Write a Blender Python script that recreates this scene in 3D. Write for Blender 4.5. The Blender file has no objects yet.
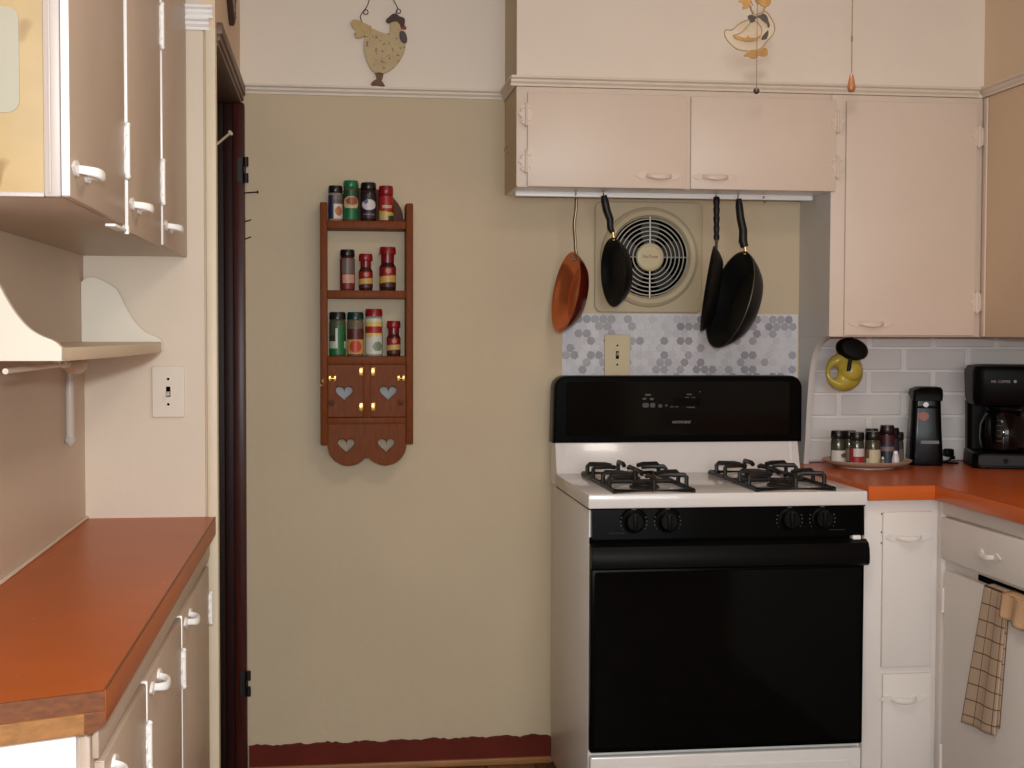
import bpy, bmesh, math, random
from mathutils import Vector, Matrix
random.seed(7)
PI = math.pi
SC = bpy.context.scene
COL = SC.collection

# ------------------------------------------------------------------ materials
def lin(c):
    c /= 255.0
    return c / 12.92 if c <= 0.04045 else ((c + 0.055) / 1.055) ** 2.4
def rgb(r, g, b): return (lin(r), lin(g), lin(b), 1.0)

def mat(name, col, rough=0.5, metal=0.0, var=0.06, scale=6.0, bump=0.0, bscale=60.0, spec=0.5, coat=0.0,
        trans=0.0, stretch=None, alpha=1.0):
    m = bpy.data.materials.new(name); m.use_nodes = True
    nt = m.node_tree; b = nt.nodes['Principled BSDF']
    b.inputs['Roughness'].default_value = rough; b.inputs['Metallic'].default_value = metal
    b.inputs['Specular IOR Level'].default_value = spec
    b.inputs['Coat Weight'].default_value = coat
    b.inputs['Transmission Weight'].default_value = trans
    b.inputs['Alpha'].default_value = alpha
    c = rgb(*col)
    tc = nt.nodes.new('ShaderNodeTexCoord'); mp = nt.nodes.new('ShaderNodeMapping')
    nt.links.new(tc.outputs['Object'], mp.inputs['Vector'])
    if stretch: mp.inputs['Scale'].default_value = stretch
    n = nt.nodes.new('ShaderNodeTexNoise'); n.inputs['Scale'].default_value = scale; n.inputs['Detail'].default_value = 5
    nt.links.new(mp.outputs['Vector'], n.inputs['Vector'])
    r = nt.nodes.new('ShaderNodeValToRGB')
    r.color_ramp.elements[0].position = 0.3; r.color_ramp.elements[1].position = 0.7
    r.color_ramp.elements[0].color = tuple(x * (1 - var) for x in c[:3]) + (1,)
    r.color_ramp.elements[1].color = tuple(min(1, x * (1 + var)) for x in c[:3]) + (1,)
    nt.links.new(n.outputs['Fac'], r.inputs['Fac']); nt.links.new(r.outputs['Color'], b.inputs['Base Color'])
    if bump:
        n2 = nt.nodes.new('ShaderNodeTexNoise'); n2.inputs['Scale'].default_value = bscale; n2.inputs['Detail'].default_value = 4
        nt.links.new(mp.outputs['Vector'], n2.inputs['Vector'])
        bp = nt.nodes.new('ShaderNodeBump'); bp.inputs['Strength'].default_value = bump; bp.inputs['Distance'].default_value = 0.004
        nt.links.new(n2.outputs['Fac'], bp.inputs['Height']); nt.links.new(bp.outputs['Normal'], b.inputs['Normal'])
    return m

def speckle(m, col, scale=90, thr=0.76):
    """small chips of another colour over a material"""
    nt = m.node_tree; b = nt.nodes['Principled BSDF']
    src = b.inputs['Base Color'].links[0].from_socket
    tc = nt.nodes.new('ShaderNodeTexCoord'); n = nt.nodes.new('ShaderNodeTexNoise'); n.inputs['Scale'].default_value = scale
    n.inputs['Detail'].default_value = 1
    nt.links.new(tc.outputs['Object'], n.inputs['Vector'])
    r = nt.nodes.new('ShaderNodeValToRGB'); r.color_ramp.elements[0].position = thr; r.color_ramp.elements[1].position = thr + 0.03
    nt.links.new(n.outputs['Fac'], r.inputs['Fac'])
    mx = nt.nodes.new('ShaderNodeMixRGB'); mx.inputs[2].default_value = rgb(*col)
    nt.links.new(r.outputs['Color'], mx.inputs[0]); nt.links.new(src, mx.inputs[1]); nt.links.new(mx.outputs[0], b.inputs['Base Color'])
    return m

M = {}
M['wall_olive'] = mat('olive_wall_paint', (206, 187, 158), 0.6, var=0.035, scale=2.5, bump=0.25, bscale=35, spec=0.3)
M['wall_pale'] = mat('pale_upper_wall_paint', (240, 227, 212), 0.6, var=0.03, scale=2, bump=0.2, bscale=30, spec=0.3)
M['wall_peach'] = mat('peach_wall_paint', (232, 207, 179), 0.6, var=0.03, scale=2, bump=0.2, bscale=30, spec=0.3)
M['wall_alcove'] = mat('alcove_wall_paint', (205, 186, 166), 0.5, var=0.04, scale=2.5, bump=0.25, bscale=30, spec=0.3)
M['wall_cream'] = mat('cream_wall_paint', (226, 212, 194), 0.55, var=0.025, scale=3, bump=0.2, bscale=30, spec=0.3)
M['paint'] = mat('cabinet_paint', (228, 210, 194), 0.42, var=0.025, scale=4, bump=0.12, bscale=25)
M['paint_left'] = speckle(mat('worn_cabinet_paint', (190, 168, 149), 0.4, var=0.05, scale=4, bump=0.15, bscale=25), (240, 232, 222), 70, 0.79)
M['base_paint_daylit'] = mat('daylit_cabinet_paint', (232, 224, 218), 0.42, var=0.025, scale=4, bump=0.12, bscale=25)  # cabinet paint whitened: cool daylight on the lower cabinets put into the colour
M['side_shade_paint'] = mat('shaded_side_paint', (212, 207, 203), 0.45, var=0.03, scale=4, bump=0.12, bscale=25)  # white cabinet paint, greyed to put the side's shade into the colour
M['frame_paint'] = mat('end_frame_paint', (196, 182, 174), 0.4, var=0.03, scale=6)
M['white_paint'] = mat('white_gloss_paint', (248, 246, 244), 0.3, var=0.02, bump=0.1, bscale=40)
M['trim'] = mat('trim_paint', (226, 212, 196), 0.4, var=0.03, scale=8, bump=0.12, bscale=40)
M['casing'] = mat('cream_casing_paint', (228, 214, 188), 0.45, var=0.03, scale=6, bump=0.2, bscale=40)
M['yellow_panel'] = speckle(mat('yellowed_panel', (188, 158, 106), 0.5, var=0.12, scale=7), (160, 126, 74), 12, 0.68)
M['inset'] = mat('pale_inset', (180, 174, 156), 0.4, var=0.03)
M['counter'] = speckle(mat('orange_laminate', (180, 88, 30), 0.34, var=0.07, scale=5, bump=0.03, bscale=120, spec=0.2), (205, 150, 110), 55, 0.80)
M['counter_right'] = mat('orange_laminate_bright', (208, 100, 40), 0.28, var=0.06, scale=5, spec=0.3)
M['band_brown'] = mat('brown_laminate_band', (146, 70, 34), 0.4, var=0.1, scale=6, spec=0.2)
M['wood_strip'] = mat('pine_strip', (160, 110, 62), 0.5, var=0.2, scale=5, stretch=(2, 30, 30))
M['edge_wood'] = mat('brown_edge_wood', (118, 68, 38), 0.5, var=0.25, scale=6, stretch=(3, 30, 30))
M['rack_wood'] = mat('rack_wood', (118, 62, 29), 0.45, var=0.16, scale=6, stretch=(30, 30, 4), spec=0.1)
M['rack_wood_dark'] = mat('rack_wood_dark', (92, 48, 27), 0.5, var=0.16, scale=6, stretch=(30, 30, 4), spec=0.15)
M['door_wood'] = mat('dark_red_wood', (68, 27, 19), 0.35, spec=0.3, var=0.3, scale=4, stretch=(25, 25, 2))
M['door_dark'] = mat('dark_brown_wood', (34, 21, 16), 0.45, spec=0.2, var=0.3, scale=4, stretch=(25, 25, 2))
M['door_deep'] = mat('deep_maroon_wood', (44, 18, 16), 0.45, spec=0.2, var=0.3, scale=4, stretch=(25, 25, 2))
M['casing_brown'] = mat('brown_casing', (104, 76, 52), 0.45, var=0.15, scale=6, stretch=(20, 3, 20))
M['baseboard'] = mat('maroon_baseboard', (100, 36, 24), 0.55, var=0.15, scale=10, spec=0.15)
M['floor'] = None
M['black_metal'] = mat('black_hinge_iron', (24, 18, 15), 0.5, 0.3)
M['brass'] = mat('brass', (230, 190, 110), 0.25, 1.0)
M['steel'] = mat('steel', (190, 185, 178), 0.25, 1.0)
M['nail_light'] = mat('nail_bright', (215, 205, 190), 0.35, 0.6)
M['enamel'] = mat('white_enamel', (232, 228, 226), 0.18, var=0.015, spec=0.5, coat=0.2)
M['stove_side_lit'] = mat('lit_side_enamel', (244, 241, 236), 0.35, var=0.03, scale=3)  # enamel tone raised to stand in for light from the left
M['black_glass'] = mat('black_glass', (5, 5, 5), 0.08, var=0.0, spec=0.12)
M['black_panel'] = mat('black_panel', (5, 5, 5), 0.25, var=0.0, spec=0.05)
M['black_plastic'] = mat('black_plastic', (9, 9, 9), 0.42, var=0.05, spec=0.1)
M['grate'] = mat('cast_iron', (14, 13, 13), 0.45, var=0.1, bump=0.2, bscale=300)
M['burner'] = mat('burner_metal', (60, 56, 54), 0.4, 0.6)
M['mark_grey'] = mat('printed_grey', (150, 148, 146), 0.5)
M['mark_dim'] = mat('printed_dim_grey', (62, 60, 58), 0.5)
M['display'] = mat('clock_display', (8, 6, 5), 0.3, spec=0.05)
M['copper'] = mat('copper_ceramic', (206, 116, 68), 0.2, 0.6, var=0.04, spec=0.6)
M['maroon'] = mat('maroon_enamel', (84, 22, 14), 0.25, 0.2, spec=0.6)
M['nonstick'] = mat('black_nonstick', (13, 13, 13), 0.45, 0.0, var=0.08, spec=0.25)
M['pan_out'] = mat('pan_dark_enamel', (18, 22, 22), 0.35, 0.0, spec=0.3)
M['pan_rim'] = mat('pan_rim_metal', (120, 118, 112), 0.35, 0.9)
M['handle_black'] = mat('black_handle', (18, 17, 17), 0.45, spec=0.4)
M['ivory'] = mat('ivory_plastic', (206, 190, 152), 0.4, var=0.02)
M['ivory_pale'] = mat('fan_ivory', (190, 174, 142), 0.45, var=0.02)
M['switch_plate'] = mat('switch_plate_plastic', (224, 212, 196), 0.4, var=0.01)
M['dark_slot'] = mat('dark_recess', (6, 5, 5), 0.9, spec=0.05)
M['grille'] = mat('grille_metal', (176, 170, 158), 0.4, 0.5)
M['fan_blade'] = mat('fan_blade_metal', (34, 32, 30), 0.5, 0.3)
M['red_print'] = mat('red_print', (150, 70, 50), 0.6)
M['hen_body'] = speckle(mat('hen_cream', (196, 174, 132), 0.6, var=0.08, scale=20), (142, 120, 90), 95, 0.64)
M['hen_tail'] = speckle(mat('hen_tail_yellow', (190, 166, 112), 0.6, var=0.1, scale=20), (150, 118, 72), 95, 0.64)
M['hen_dark'] = mat('hen_brown', (70, 46, 40), 0.6)
M['hen_grey'] = mat('hen_grey', (78, 68, 66), 0.6)
M['hen_leg'] = mat('hen_leg_brown', (112, 74, 48), 0.6)
M['hen_red'] = mat('hen_beak_red', (150, 56, 40), 0.6)
M['wire'] = mat('dark_wire', (66, 52, 44), 0.4, 0.6)
M['duck_outline'] = mat('lead_outline', (128, 104, 70), 0.4, 0.4)
M['duck_yellow'] = mat('amber_glass', (130, 94, 46), 0.35, var=0.3, scale=40)
M['duck_dark'] = mat('dark_bow_glass', (58, 50, 46), 0.2)
M['duck_clear'] = mat('clear_glass', (176, 154, 112), 0.3, spec=0.1, var=0.0, alpha=0.12)
M['bead'] = mat('bead_brass', (116, 94, 74), 0.4, 0.4)
M['ball_dark'] = mat('dark_ball', (52, 40, 34), 0.35)
M['knob_wood'] = mat('varnished_knob', (136, 86, 54), 0.35, var=0.12, scale=20)
M['tile'] = mat('tile_white', (226, 221, 219), 0.3, var=0.03, scale=4)
M['grout'] = mat('tile_grout', (238, 233, 230), 0.6)
M['hex0'] = mat('hex_white', (206, 206, 212), 0.35, var=0.03, scale=30)
M['hex1'] = mat('hex_lilac', (198, 195, 202), 0.35, var=0.03, scale=30)
M['hex2'] = mat('hex_grey', (166, 164, 172), 0.35, var=0.05, scale=30)
M['hex3'] = mat('hex_dark', (150, 148, 158), 0.35, var=0.08, scale=30)
M['hexg'] = mat('hex_grout', (216, 214, 216), 0.6)
M['yellow_glaze'] = mat('yellow_green_glaze', (180, 160, 62), 0.2, var=0.22, scale=14, coat=0.4)
M['dark_glaze'] = mat('dark_glaze', (16, 11, 8), 0.4, spec=0.1)
M['susan'] = mat('turntable_plastic', (196, 178, 156), 0.4)
M['coffee_grey'] = mat('coffee_grey_panel', (44, 42, 41), 0.45, spec=0.2)
M['carafe'] = mat('carafe_glass', (10, 8, 7), 0.08, spec=0.3, coat=0.0)
M['sticker'] = mat('sticker_red', (150, 84, 66), 0.4)
M['silver'] = mat('silver_label', (120, 118, 118), 0.5, 0.0)
M['cloth_tan'] = mat('peach_cloth', (204, 166, 128), 0.9, bump=0.4, bscale=300)
M['rod_clear'] = mat('clear_rod', (214, 206, 196), 0.15, spec=0.6, alpha=0.8)
M['shelf_paint'] = mat('shelf_paint', (232, 224, 208), 0.4, var=0.02)
M['shelf_board'] = mat('shelf_board_paint', (214, 194, 170), 0.35, var=0.03)

def flat(r, g, b, rough=0.45):
    k = 'ink_%d_%d_%d' % (r, g, b)
    if k not in M: M[k] = mat(k, (r, g, b), rough, var=0.02)
    return M[k]

# floor: worn linoleum in tan and dark patches
def floor_mat():
    m = bpy.data.materials.new('patterned_linoleum'); m.use_nodes = True; nt = m.node_tree; b = nt.nodes['Principled BSDF']
    b.inputs['Roughness'].default_value = 0.5
    tc = nt.nodes.new('ShaderNodeTexCoord'); ck = nt.nodes.new('ShaderNodeTexBrick')
    ck.inputs['Scale'].default_value = 3.2; ck.offset = 0.0; ck.inputs['Mortar Size'].default_value = 0.02
    ck.inputs['Color1'].default_value = rgb(150, 108, 66); ck.inputs['Color2'].default_value = rgb(96, 70, 44)
    ck.inputs['Mortar'].default_value = rgb(70, 48, 32)
    n = nt.nodes.new('ShaderNodeTexNoise'); n.inputs['Scale'].default_value = 40; n.inputs['Detail'].default_value = 6
    mx = nt.nodes.new('ShaderNodeMixRGB'); mx.blend_type = 'MULTIPLY'; mx.inputs[0].default_value = 0.5
    nt.links.new(tc.outputs['Object'], ck.inputs['Vector']); nt.links.new(tc.outputs['Object'], n.inputs['Vector'])
    nt.links.new(ck.outputs['Color'], mx.inputs[1]); nt.links.new(n.outputs['Color'], mx.inputs[2])
    nt.links.new(mx.outputs[0], b.inputs['Base Color'])
    return m
M['floor'] = floor_mat()

def plaid_mat():
    m = bpy.data.materials.new('windowpane_check_cloth'); m.use_nodes = True; nt = m.node_tree; b = nt.nodes['Principled BSDF']
    b.inputs['Roughness'].default_value = 0.9
    uv = nt.nodes.new('ShaderNodeUVMap'); sp = nt.nodes.new('ShaderNodeSeparateXYZ'); nt.links.new(uv.outputs[0], sp.inputs[0])
    outs = []
    for k, w in ((0, 0.04), (1, 0.045)):
        fr = nt.nodes.new('ShaderNodeMath'); fr.operation = 'FRACT'; nt.links.new(sp.outputs[k], fr.inputs[0])
        lt = nt.nodes.new('ShaderNodeMath'); lt.operation = 'LESS_THAN'; lt.inputs[1].default_value = w * 1.6
        nt.links.new(fr.outputs[0], lt.inputs[0]); outs.append(lt)
    mxm = nt.nodes.new('ShaderNodeMath'); mxm.operation = 'MAXIMUM'
    nt.links.new(outs[0].outputs[0], mxm.inputs[0]); nt.links.new(outs[1].outputs[0], mxm.inputs[1])
    mx = nt.nodes.new('ShaderNodeMixRGB'); mx.inputs[1].default_value = rgb(196, 172, 146); mx.inputs[2].default_value = rgb(100, 74, 66)
    nt.links.new(mxm.outputs[0], mx.inputs[0]); nt.links.new(mx.outputs[0], b.inputs['Base Color'])
    return m
M['plaid'] = plaid_mat()

# ------------------------------------------------------------------ mesh building
def _plate_mesh(outlines, thick, bevel=0.0):
    """flat shape in XY (first outline outer, others holes), thickness along Z, centred"""
    cu = bpy.data.curves.new('tmp', 'CURVE'); cu.dimensions = '2D'; cu.fill_mode = 'BOTH'
    cu.extrude = max(0.0, thick / 2 - bevel); cu.bevel_depth = bevel; cu.bevel_resolution = 1
    for ol in outlines:
        s = cu.splines.new('POLY'); s.points.add(len(ol) - 1); s.use_cyclic_u = True
        for p, q in zip(s.points, ol): p.co = (q[0], q[1], 0, 1)
    o = bpy.data.objects.new('tmp', cu); COL.objects.link(o)
    dg = bpy.context.evaluated_depsgraph_get(); dg.update()
    me = bpy.data.meshes.new_from_object(o.evaluated_get(dg))
    bpy.data.objects.remove(o); bpy.data.curves.remove(cu)
    return me
def _text_mesh(s, size, thick=0.0006):
    cu = bpy.data.curves.new('tmp', 'FONT'); cu.body = s; cu.size = size; cu.extrude = thick; cu.align_x = 'CENTER'; cu.align_y = 'CENTER'
    o = bpy.data.objects.new('tmp', cu); COL.objects.link(o)
    dg = bpy.context.evaluated_depsgraph_get(); dg.update()
    me = bpy.data.meshes.new_from_object(o.evaluated_get(dg))
    bpy.data.objects.remove(o); bpy.data.curves.remove(cu)
    return me

WORLD = {}          # object -> world origin
class MB:
    def __init__(self): self.bm = bmesh.new()
    def _mi(self, faces, mi):
        for f in faces: f.material_index = mi
    def box(self, x0, x1, y0, y1, z0, z1, bev=0.0, mi=0, seg=2):
        t = bmesh.new(); r = bmesh.ops.create_cube(t, size=1)
        for v in t.verts: v.co = Vector(((x0 + x1) / 2 + v.co.x * (x1 - x0), (y0 + y1) / 2 + v.co.y * (y1 - y0), (z0 + z1) / 2 + v.co.z * (z1 - z0)))
        if bev: bmesh.ops.bevel(t, geom=t.edges[:], offset=bev, segments=seg, profile=0.5, affect='EDGES')
        self._mi(t.faces, mi); self._merge(t); return self
    def _merge(self, t, mat4=None):
        me = bpy.data.meshes.new('t'); t.to_mesh(me); t.free()
        if mat4 is not None: me.transform(mat4)
        self.bm.from_mesh(me); bpy.data.meshes.remove(me)
    def mesh(self, me, mat4, mi=0):
        n0 = len(self.bm.faces); me.transform(mat4); self.bm.from_mesh(me); bpy.data.meshes.remove(me)
        self.bm.faces.ensure_lookup_table()
        for f in self.bm.faces[n0:]: f.material_index = mi
        return self
    def plate(self, outlines, thick, origin, u, v, bevel=0.0, mi=0):
        u = Vector(u).normalized(); v = Vector(v).normalized(); w = u.cross(v)
        m4 = Matrix(((u.x, v.x, w.x, origin[0]), (u.y, v.y, w.y, origin[1]), (u.z, v.z, w.z, origin[2]), (0, 0, 0, 1)))
        return self.mesh(_plate_mesh(outlines, thick, bevel), m4, mi)
    def text(self, s, size, origin, u, v, mi=0):
        u = Vector(u).normalized(); v = Vector(v).normalized(); w = u.cross(v)
        m4 = Matrix(((u.x, v.x, w.x, origin[0]), (u.y, v.y, w.y, origin[1]), (u.z, v.z, w.z, origin[2]), (0, 0, 0, 1)))
        return self.mesh(_text_mesh(s, size), m4, mi)
    def rings(self, rings, cap=True, closed=False, mi=0):
        bm = self.bm; vs = [[bm.verts.new(p) for p in r] for r in rings]; n = len(vs[0]); fs = []
        pairs = list(zip(vs, vs[1:])) + ([(vs[-1], vs[0])] if closed else [])
        for a, b in pairs:
            for i in range(n):
                j = (i + 1) % n
                fs.append(bm.faces.new((a[i], a[j], b[j], b[i])))
        if cap and not closed:
            fs.append(bm.faces.new(vs[0][::-1])); fs.append(bm.faces.new(vs[-1]))
        self._mi(fs, mi); return self
    def lathe(self, prof, origin, axis=(0, 0, 1), n=28, mi=0, cap=True, mis=None):
        a = Vector(axis).normalized(); u = a.orthogonal().normalized(); w = a.cross(u); o = Vector(origin)
        rings = [[o + a * h + (u * math.cos(2 * PI * k / n) + w * math.sin(2 * PI * k / n)) * max(r, 1e-5) for k in range(n)] for r, h in prof]
        n0 = len(self.bm.faces); self.rings(rings, cap, mi=mi)
        if mis:
            self.bm.faces.ensure_lookup_table()
            for s, m_ in enumerate(mis):
                for f in self.bm.faces[n0 + s * n: n0 + (s + 1) * n]: f.material_index = m_
        return self
    def cyl(self, p0, p1, r0, r1=None, n=16, mi=0):
        p0, p1 = Vector(p0), Vector(p1); d = p1 - p0
        return self.lathe([(r0, 0), (r1 if r1 is not None else r0, d.length)], p0, d, n, mi)
    def tube(self, pts, r, n=8, closed=False, mi=0, flat=None, up=(0, 0, 1)):
        """r: number or list; flat=(a,b) scales the section along (side, normal)"""
        P = [Vector(p) for p in pts]; k = len(P); rings = []
        up = Vector(up); prev = None
        for i in range(k):
            a = P[(i - 1) % k] if (closed or i) else P[i]; b = P[(i + 1) % k] if (closed or i < k - 1) else P[i]
            t = (b - a).normalized()
            s = t.cross(up) if prev is None else prev - t * prev.dot(t)
            if s.length < 1e-4: s = t.orthogonal()
            s.normalize(); prev = s; nn = s.cross(t)
            rr = r[i] if isinstance(r, (list, tuple)) else r; fa, fb = flat or (1, 1)
            rings.append([P[i] + (s * math.cos(2 * PI * q / n) * fa + nn * math.sin(2 * PI * q / n) * fb) * rr for q in range(n)])
        return self.rings(rings, True, closed, mi)
    def ball(self, c, r, mi=0, n=14):
        t = bmesh.new(); bmesh.ops.create_uvsphere(t, u_segments=n, v_segments=max(6, n // 2), radius=1)
        rr = r if isinstance(r, (tuple, list)) else (r, r, r)
        for v in t.verts: v.co = Vector((c[0] + v.co.x * rr[0], c[1] + v.co.y * rr[1], c[2] + v.co.z * rr[2]))
        self._mi(t.faces, mi); self._merge(t); return self
    def build(self, name, mats, parent=None, loc=None, angle=35, matrix=None):
        mats = mats if isinstance(mats, (list, tuple)) else [mats]
        bm = self.bm
        bmesh.ops.recalc_face_normals(bm, faces=bm.faces[:])
        me = bpy.data.meshes.new(name)
        bm.to_mesh(me); bm.free()
        for m in mats: me.materials.append(M[m] if isinstance(m, str) else m)
        org = WORLD[parent] if parent else Vector(loc or (0, 0, 0))
        me.transform(Matrix.Translation(-org))
        for p in me.polygons: p.use_smooth = True
        me.set_sharp_from_angle(angle=math.radians(angle))
        o = bpy.data.objects.new(name, me); COL.objects.link(o)
        if parent: o.parent = parent
        else: o.location = org
        WORLD[o] = org
        return o

def annulus(b, prof, c, n=48):
    r = [[Vector((c[0] + rr * math.cos(2 * PI * k / n), c[1] - h, c[2] + rr * math.sin(2 * PI * k / n))) for k in range(n)] for rr, h in prof]
    return b.rings(r, closed=True)

def tag(o, label, cat, group=None):
    o['label'] = label; o['category'] = cat
    if group: o['group'] = group
    return o
def thing(name, label, cat, loc, group=None):
    o = bpy.data.objects.new(name, None); o.empty_display_size = 0.05; COL.objects.link(o)
    o.location = loc; WORLD[o] = Vector(loc)
    return tag(o, label, cat, group)
def struct(o): o['kind'] = 'structure'; return o

def arc(cx, cy, r, a0, a1, n=10, ry=None):
    ry = ry or r
    return [(cx + r * math.cos(math.radians(a0 + (a1 - a0) * k / n)), cy + ry * math.sin(math.radians(a0 + (a1 - a0) * k / n))) for k in range(n + 1)]
def circle(cx, cy, r, n=28, ry=None): return arc(cx, cy, r, 0, 360 - 360 / n, n - 1, ry)
def rrect(x0, x1, y0, y1, r, n=5):
    return arc(x1 - r, y0 + r, r, -90, 0, n) + arc(x1 - r, y1 - r, r, 0, 90, n) + arc(x0 + r, y1 - r, r, 90, 180, n) + arc(x0 + r, y0 + r, r, 180, 270, n)
def smooth(pts, it=2, closed=True):
    for _ in range(it):
        q = []; k = len(pts)
        for i in range(k if closed else k - 1):
            a, b = pts[i], pts[(i + 1) % k]
            q += [tuple(a[j] * .75 + b[j] * .25 for j in range(len(a))), tuple(a[j] * .25 + b[j] * .75 for j in range(len(a)))]
        pts = q if closed else [pts[0]] + q + [pts[-1]]
    return pts
def heart(cx, cy, s, n=28):
    out = []
    for k in range(n):
        t = 2 * PI * k / n
        out.append((cx + s * 16 * math.sin(t) ** 3 / 16, cy + s * (13 * math.cos(t) - 5 * math.cos(2 * t) - 2 * math.cos(3 * t) - math.cos(4 * t)) / 16))
    return out

# ------------------------------------------------------------------ the setting (most coordinates below were computed offline from image pixels)
YW = 4.234                      # back wall
CEIL = 2.46
XL, XR = -0.58, 2.28            # alcove wall, right wall
YREAR = -2.6
YA = 3.315                      # wall facing the camera at the end of the left counter

struct(MB().box(-1.2, 2.4, YREAR - .1, 4.4, -0.06, 0.0).build('floor', 'floor'))
struct(MB().box(-1.2, 2.4, YREAR - .1, 4.4, CEIL, CEIL + 0.06).build('ceiling', 'wall_pale'))
struct(MB().box(-0.62, 2.4, YW, YW + .1, 0, 2.085).box(-0.62, 2.4, YW, YW + .1, 2.085, CEIL, mi=1).build('wall_back', ['wall_olive', 'wall_pale']))
struct(MB().box(XR, XR + .1, YREAR, YW, 0, CEIL).build('wall_right', 'wall_peach'))
struct(MB().box(XL - .1, XL, YREAR, YA, 0, CEIL).build('wall_left', 'wall_alcove'))
# wall facing the camera beside the counter
struct(MB().box(XL - .1, -0.303, YA, YA + .05, 0, CEIL).box(-0.303, -0.276, YA + .009, YA + .05, 0, CEIL, mi=1).build('wall_alcove', ['wall_cream', 'wall_peach']))
# wall above and around the doorway (its face looks right)
struct(MB().box(-0.40, -0.278, YA + .05, YW, 2.075, CEIL).build('wall_doorway', 'wall_peach'))
# rear wall with a window
wx0, wx1, wz0, wz1 = -0.4, 1.7, 1.0, 2.3
struct(MB().box(XL - .1, wx0, YREAR - .1, YREAR, 0, CEIL).box(wx1, XR + .1, YREAR - .1, YREAR, 0, CEIL)
       .box(wx0, wx1, YREAR - .1, YREAR, 0, wz0).box(wx0, wx1, YREAR - .1, YREAR, wz1, CEIL).build('wall_rear', 'wall_olive'))
w = struct(MB().box(wx0, wx0 + .05, YREAR - .09, YREAR - .03, wz0, wz1).box(wx1 - .05, wx1, YREAR - .09, YREAR - .03, wz0, wz1)
           .box(wx0 + .05, wx1 - .05, YREAR - .09, YREAR - .03, wz0, wz0 + .05).box(wx0 + .05, wx1 - .05, YREAR - .09, YREAR - .03, wz1 - .05, wz1).build('window_1', 'white_paint'))

# soffit over the cabinets
XS = 0.527; YS = 3.96; ZC = 2.068; XRU = 1.953
struct(MB().box(XS, XRU, YS, YW, ZC, CEIL).box(XS - .0005, XS + .002, YS + .001, YW, ZC, CEIL, mi=1).box(XRU, XR, 1.4, YW, ZC, CEIL, mi=2).build('wall_soffit', ['wall_pale', 'wall_olive', 'wall_peach']))

# picture rail mouldings (profile swept along straight runs)
def rail(name, runs, mats='trim'):
    b = MB()
    prof = [(0, 0), (.006, 0), (.006, .006), (.012, .012), (.012, .018), (.02, .022), (.02, .028), (0, .028)]
    for (p0, p1, out) in runs:
        p0, p1, out = Vector(p0), Vector(p1), Vector(out)
        r = [[p + out * a + Vector((0, 0, h)) for a, h in prof] for p in (p0, p1)]
        b.rings(r)
    return struct(b.build(name, mats))
rail('trim_1', [((-0.276, YW, 2.073), (XS, YW, 2.073), (0, -1, 0))])
rail('trim_2', [((XS - .018, YS, ZC), (XRU - .018, YS, ZC), (0, -1, 0)), ((XS, YS, ZC), (XS, YW, ZC), (-1, 0, 0))])
rail('trim_3', [((XRU, YS, ZC), (XRU, 1.4, ZC), (-1, 0, 0))])
rail('trim_4', [((-0.345, YA - .002, 2.062), (-0.288, YA - .002, 2.062), (0, -1, 0)), ((-0.348, YA - .001, 2.09), (-0.280, YA - .001, 2.09), (0, -1, 0))], 'white_paint')

# casing round the doorway: cream near jamb, brown head and far jamb
struct(MB().box(-0.298, -0.274, YA - .006, YA + .034, 0, 2.07, .003).box(-0.33, -0.278, YA + .0505, YA + .075, 0, 2.05, .002).build('trim_5', 'casing'))
b = MB()
for z0, z1, x in ((2.066, 2.094, -0.262), (2.05, 2.066, -0.267), (2.038, 2.05, -0.272)):
    b.box(-0.40, x, YA + .052, YW - .002, z0, z1, .002)
struct(b.build('trim_6', 'casing_brown'))
b = MB().box(-0.298, -0.264, 4.19, YW, 0, 2.038, .003).box(-0.325, -0.298, 4.2, YW, 0, 2.038, .002, mi=1).box(-0.42, -0.325, 4.188, YW, 0, 2.038, .003, mi=2)
struct(b.build('trim_7', ['door_wood', 'door_deep', 'door_dark']))
d = struct(MB().box(-0.46, -0.425, YA + .052, YW, 0.005, 2.07, .003).build('door_1', 'door_dark'))
# hinge knuckles on the far jamb
for zc in (1.838, 0.29):
    h = MB().box(-0.284, -0.27, 4.186, 4.1895, zc - .036, zc + .036)
    for dz in (-.024, .0, .024):
        if dz: h.cyl((-0.259, 4.182, zc + dz - .014), (-0.259, 4.182, zc + dz + .014), .008, n=12)
    h.cyl((-0.264, 4.184, zc - .012), (-0.264, 4.184, zc + .012), .005, n=10)
    o = h.build('hinge', 'black_metal', d)

# maroon baseboard with a ragged painted top edge and a tan shoe strip
top = [(-0.26 + k * 0.012, 0.086 + random.uniform(-.003, .003) + 0.002 * math.sin(k * .7)) for k in range(79)]
b = MB().plate([[(-0.26, 0.022), (0.676, 0.022)] + top[::-1]], .014, (0, YW - .007, 0), (1, 0, 0), (0, 0, 1))
b.box(-0.26, 0.676, YW - .022, YW - .0005, 0.0, 0.022, .004, mi=1)
struct(b.build('baseboard_back', ['baseboard', 'wood_strip']))

# hexagon wall covering over the stove
b = MB(); hx0, hx1, hz0, hz1 = 0.708, 1.472, 1.0, 1.415
b.box(hx0, hx1, YW - .003, YW - .0002, hz0, hz1, mi=4)
p = 0.0262; R = p / math.sqrt(3) * 0.93; row = 0; z = hz0 + .012
random.seed(11)
while z < hz1 - .008:
    x = hx0 + .013 + (p / 2 if row % 2 else 0)
    while x < hx1 - .012:
        mi = random.choices((0, 1, 2, 3), (6, 3, 2, 2))[0]
        b.lathe([(R, 0), (R * .97, .0012)], (x, YW - .003, z), (0, -1, 0), 6, mi)
        x += p
    row += 1; z += p * math.sqrt(3) / 2
struct(b.build('wall_hexagon_covering', ['hex0', 'hex1', 'hex2', 'hex3', 'hexg']))
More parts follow.
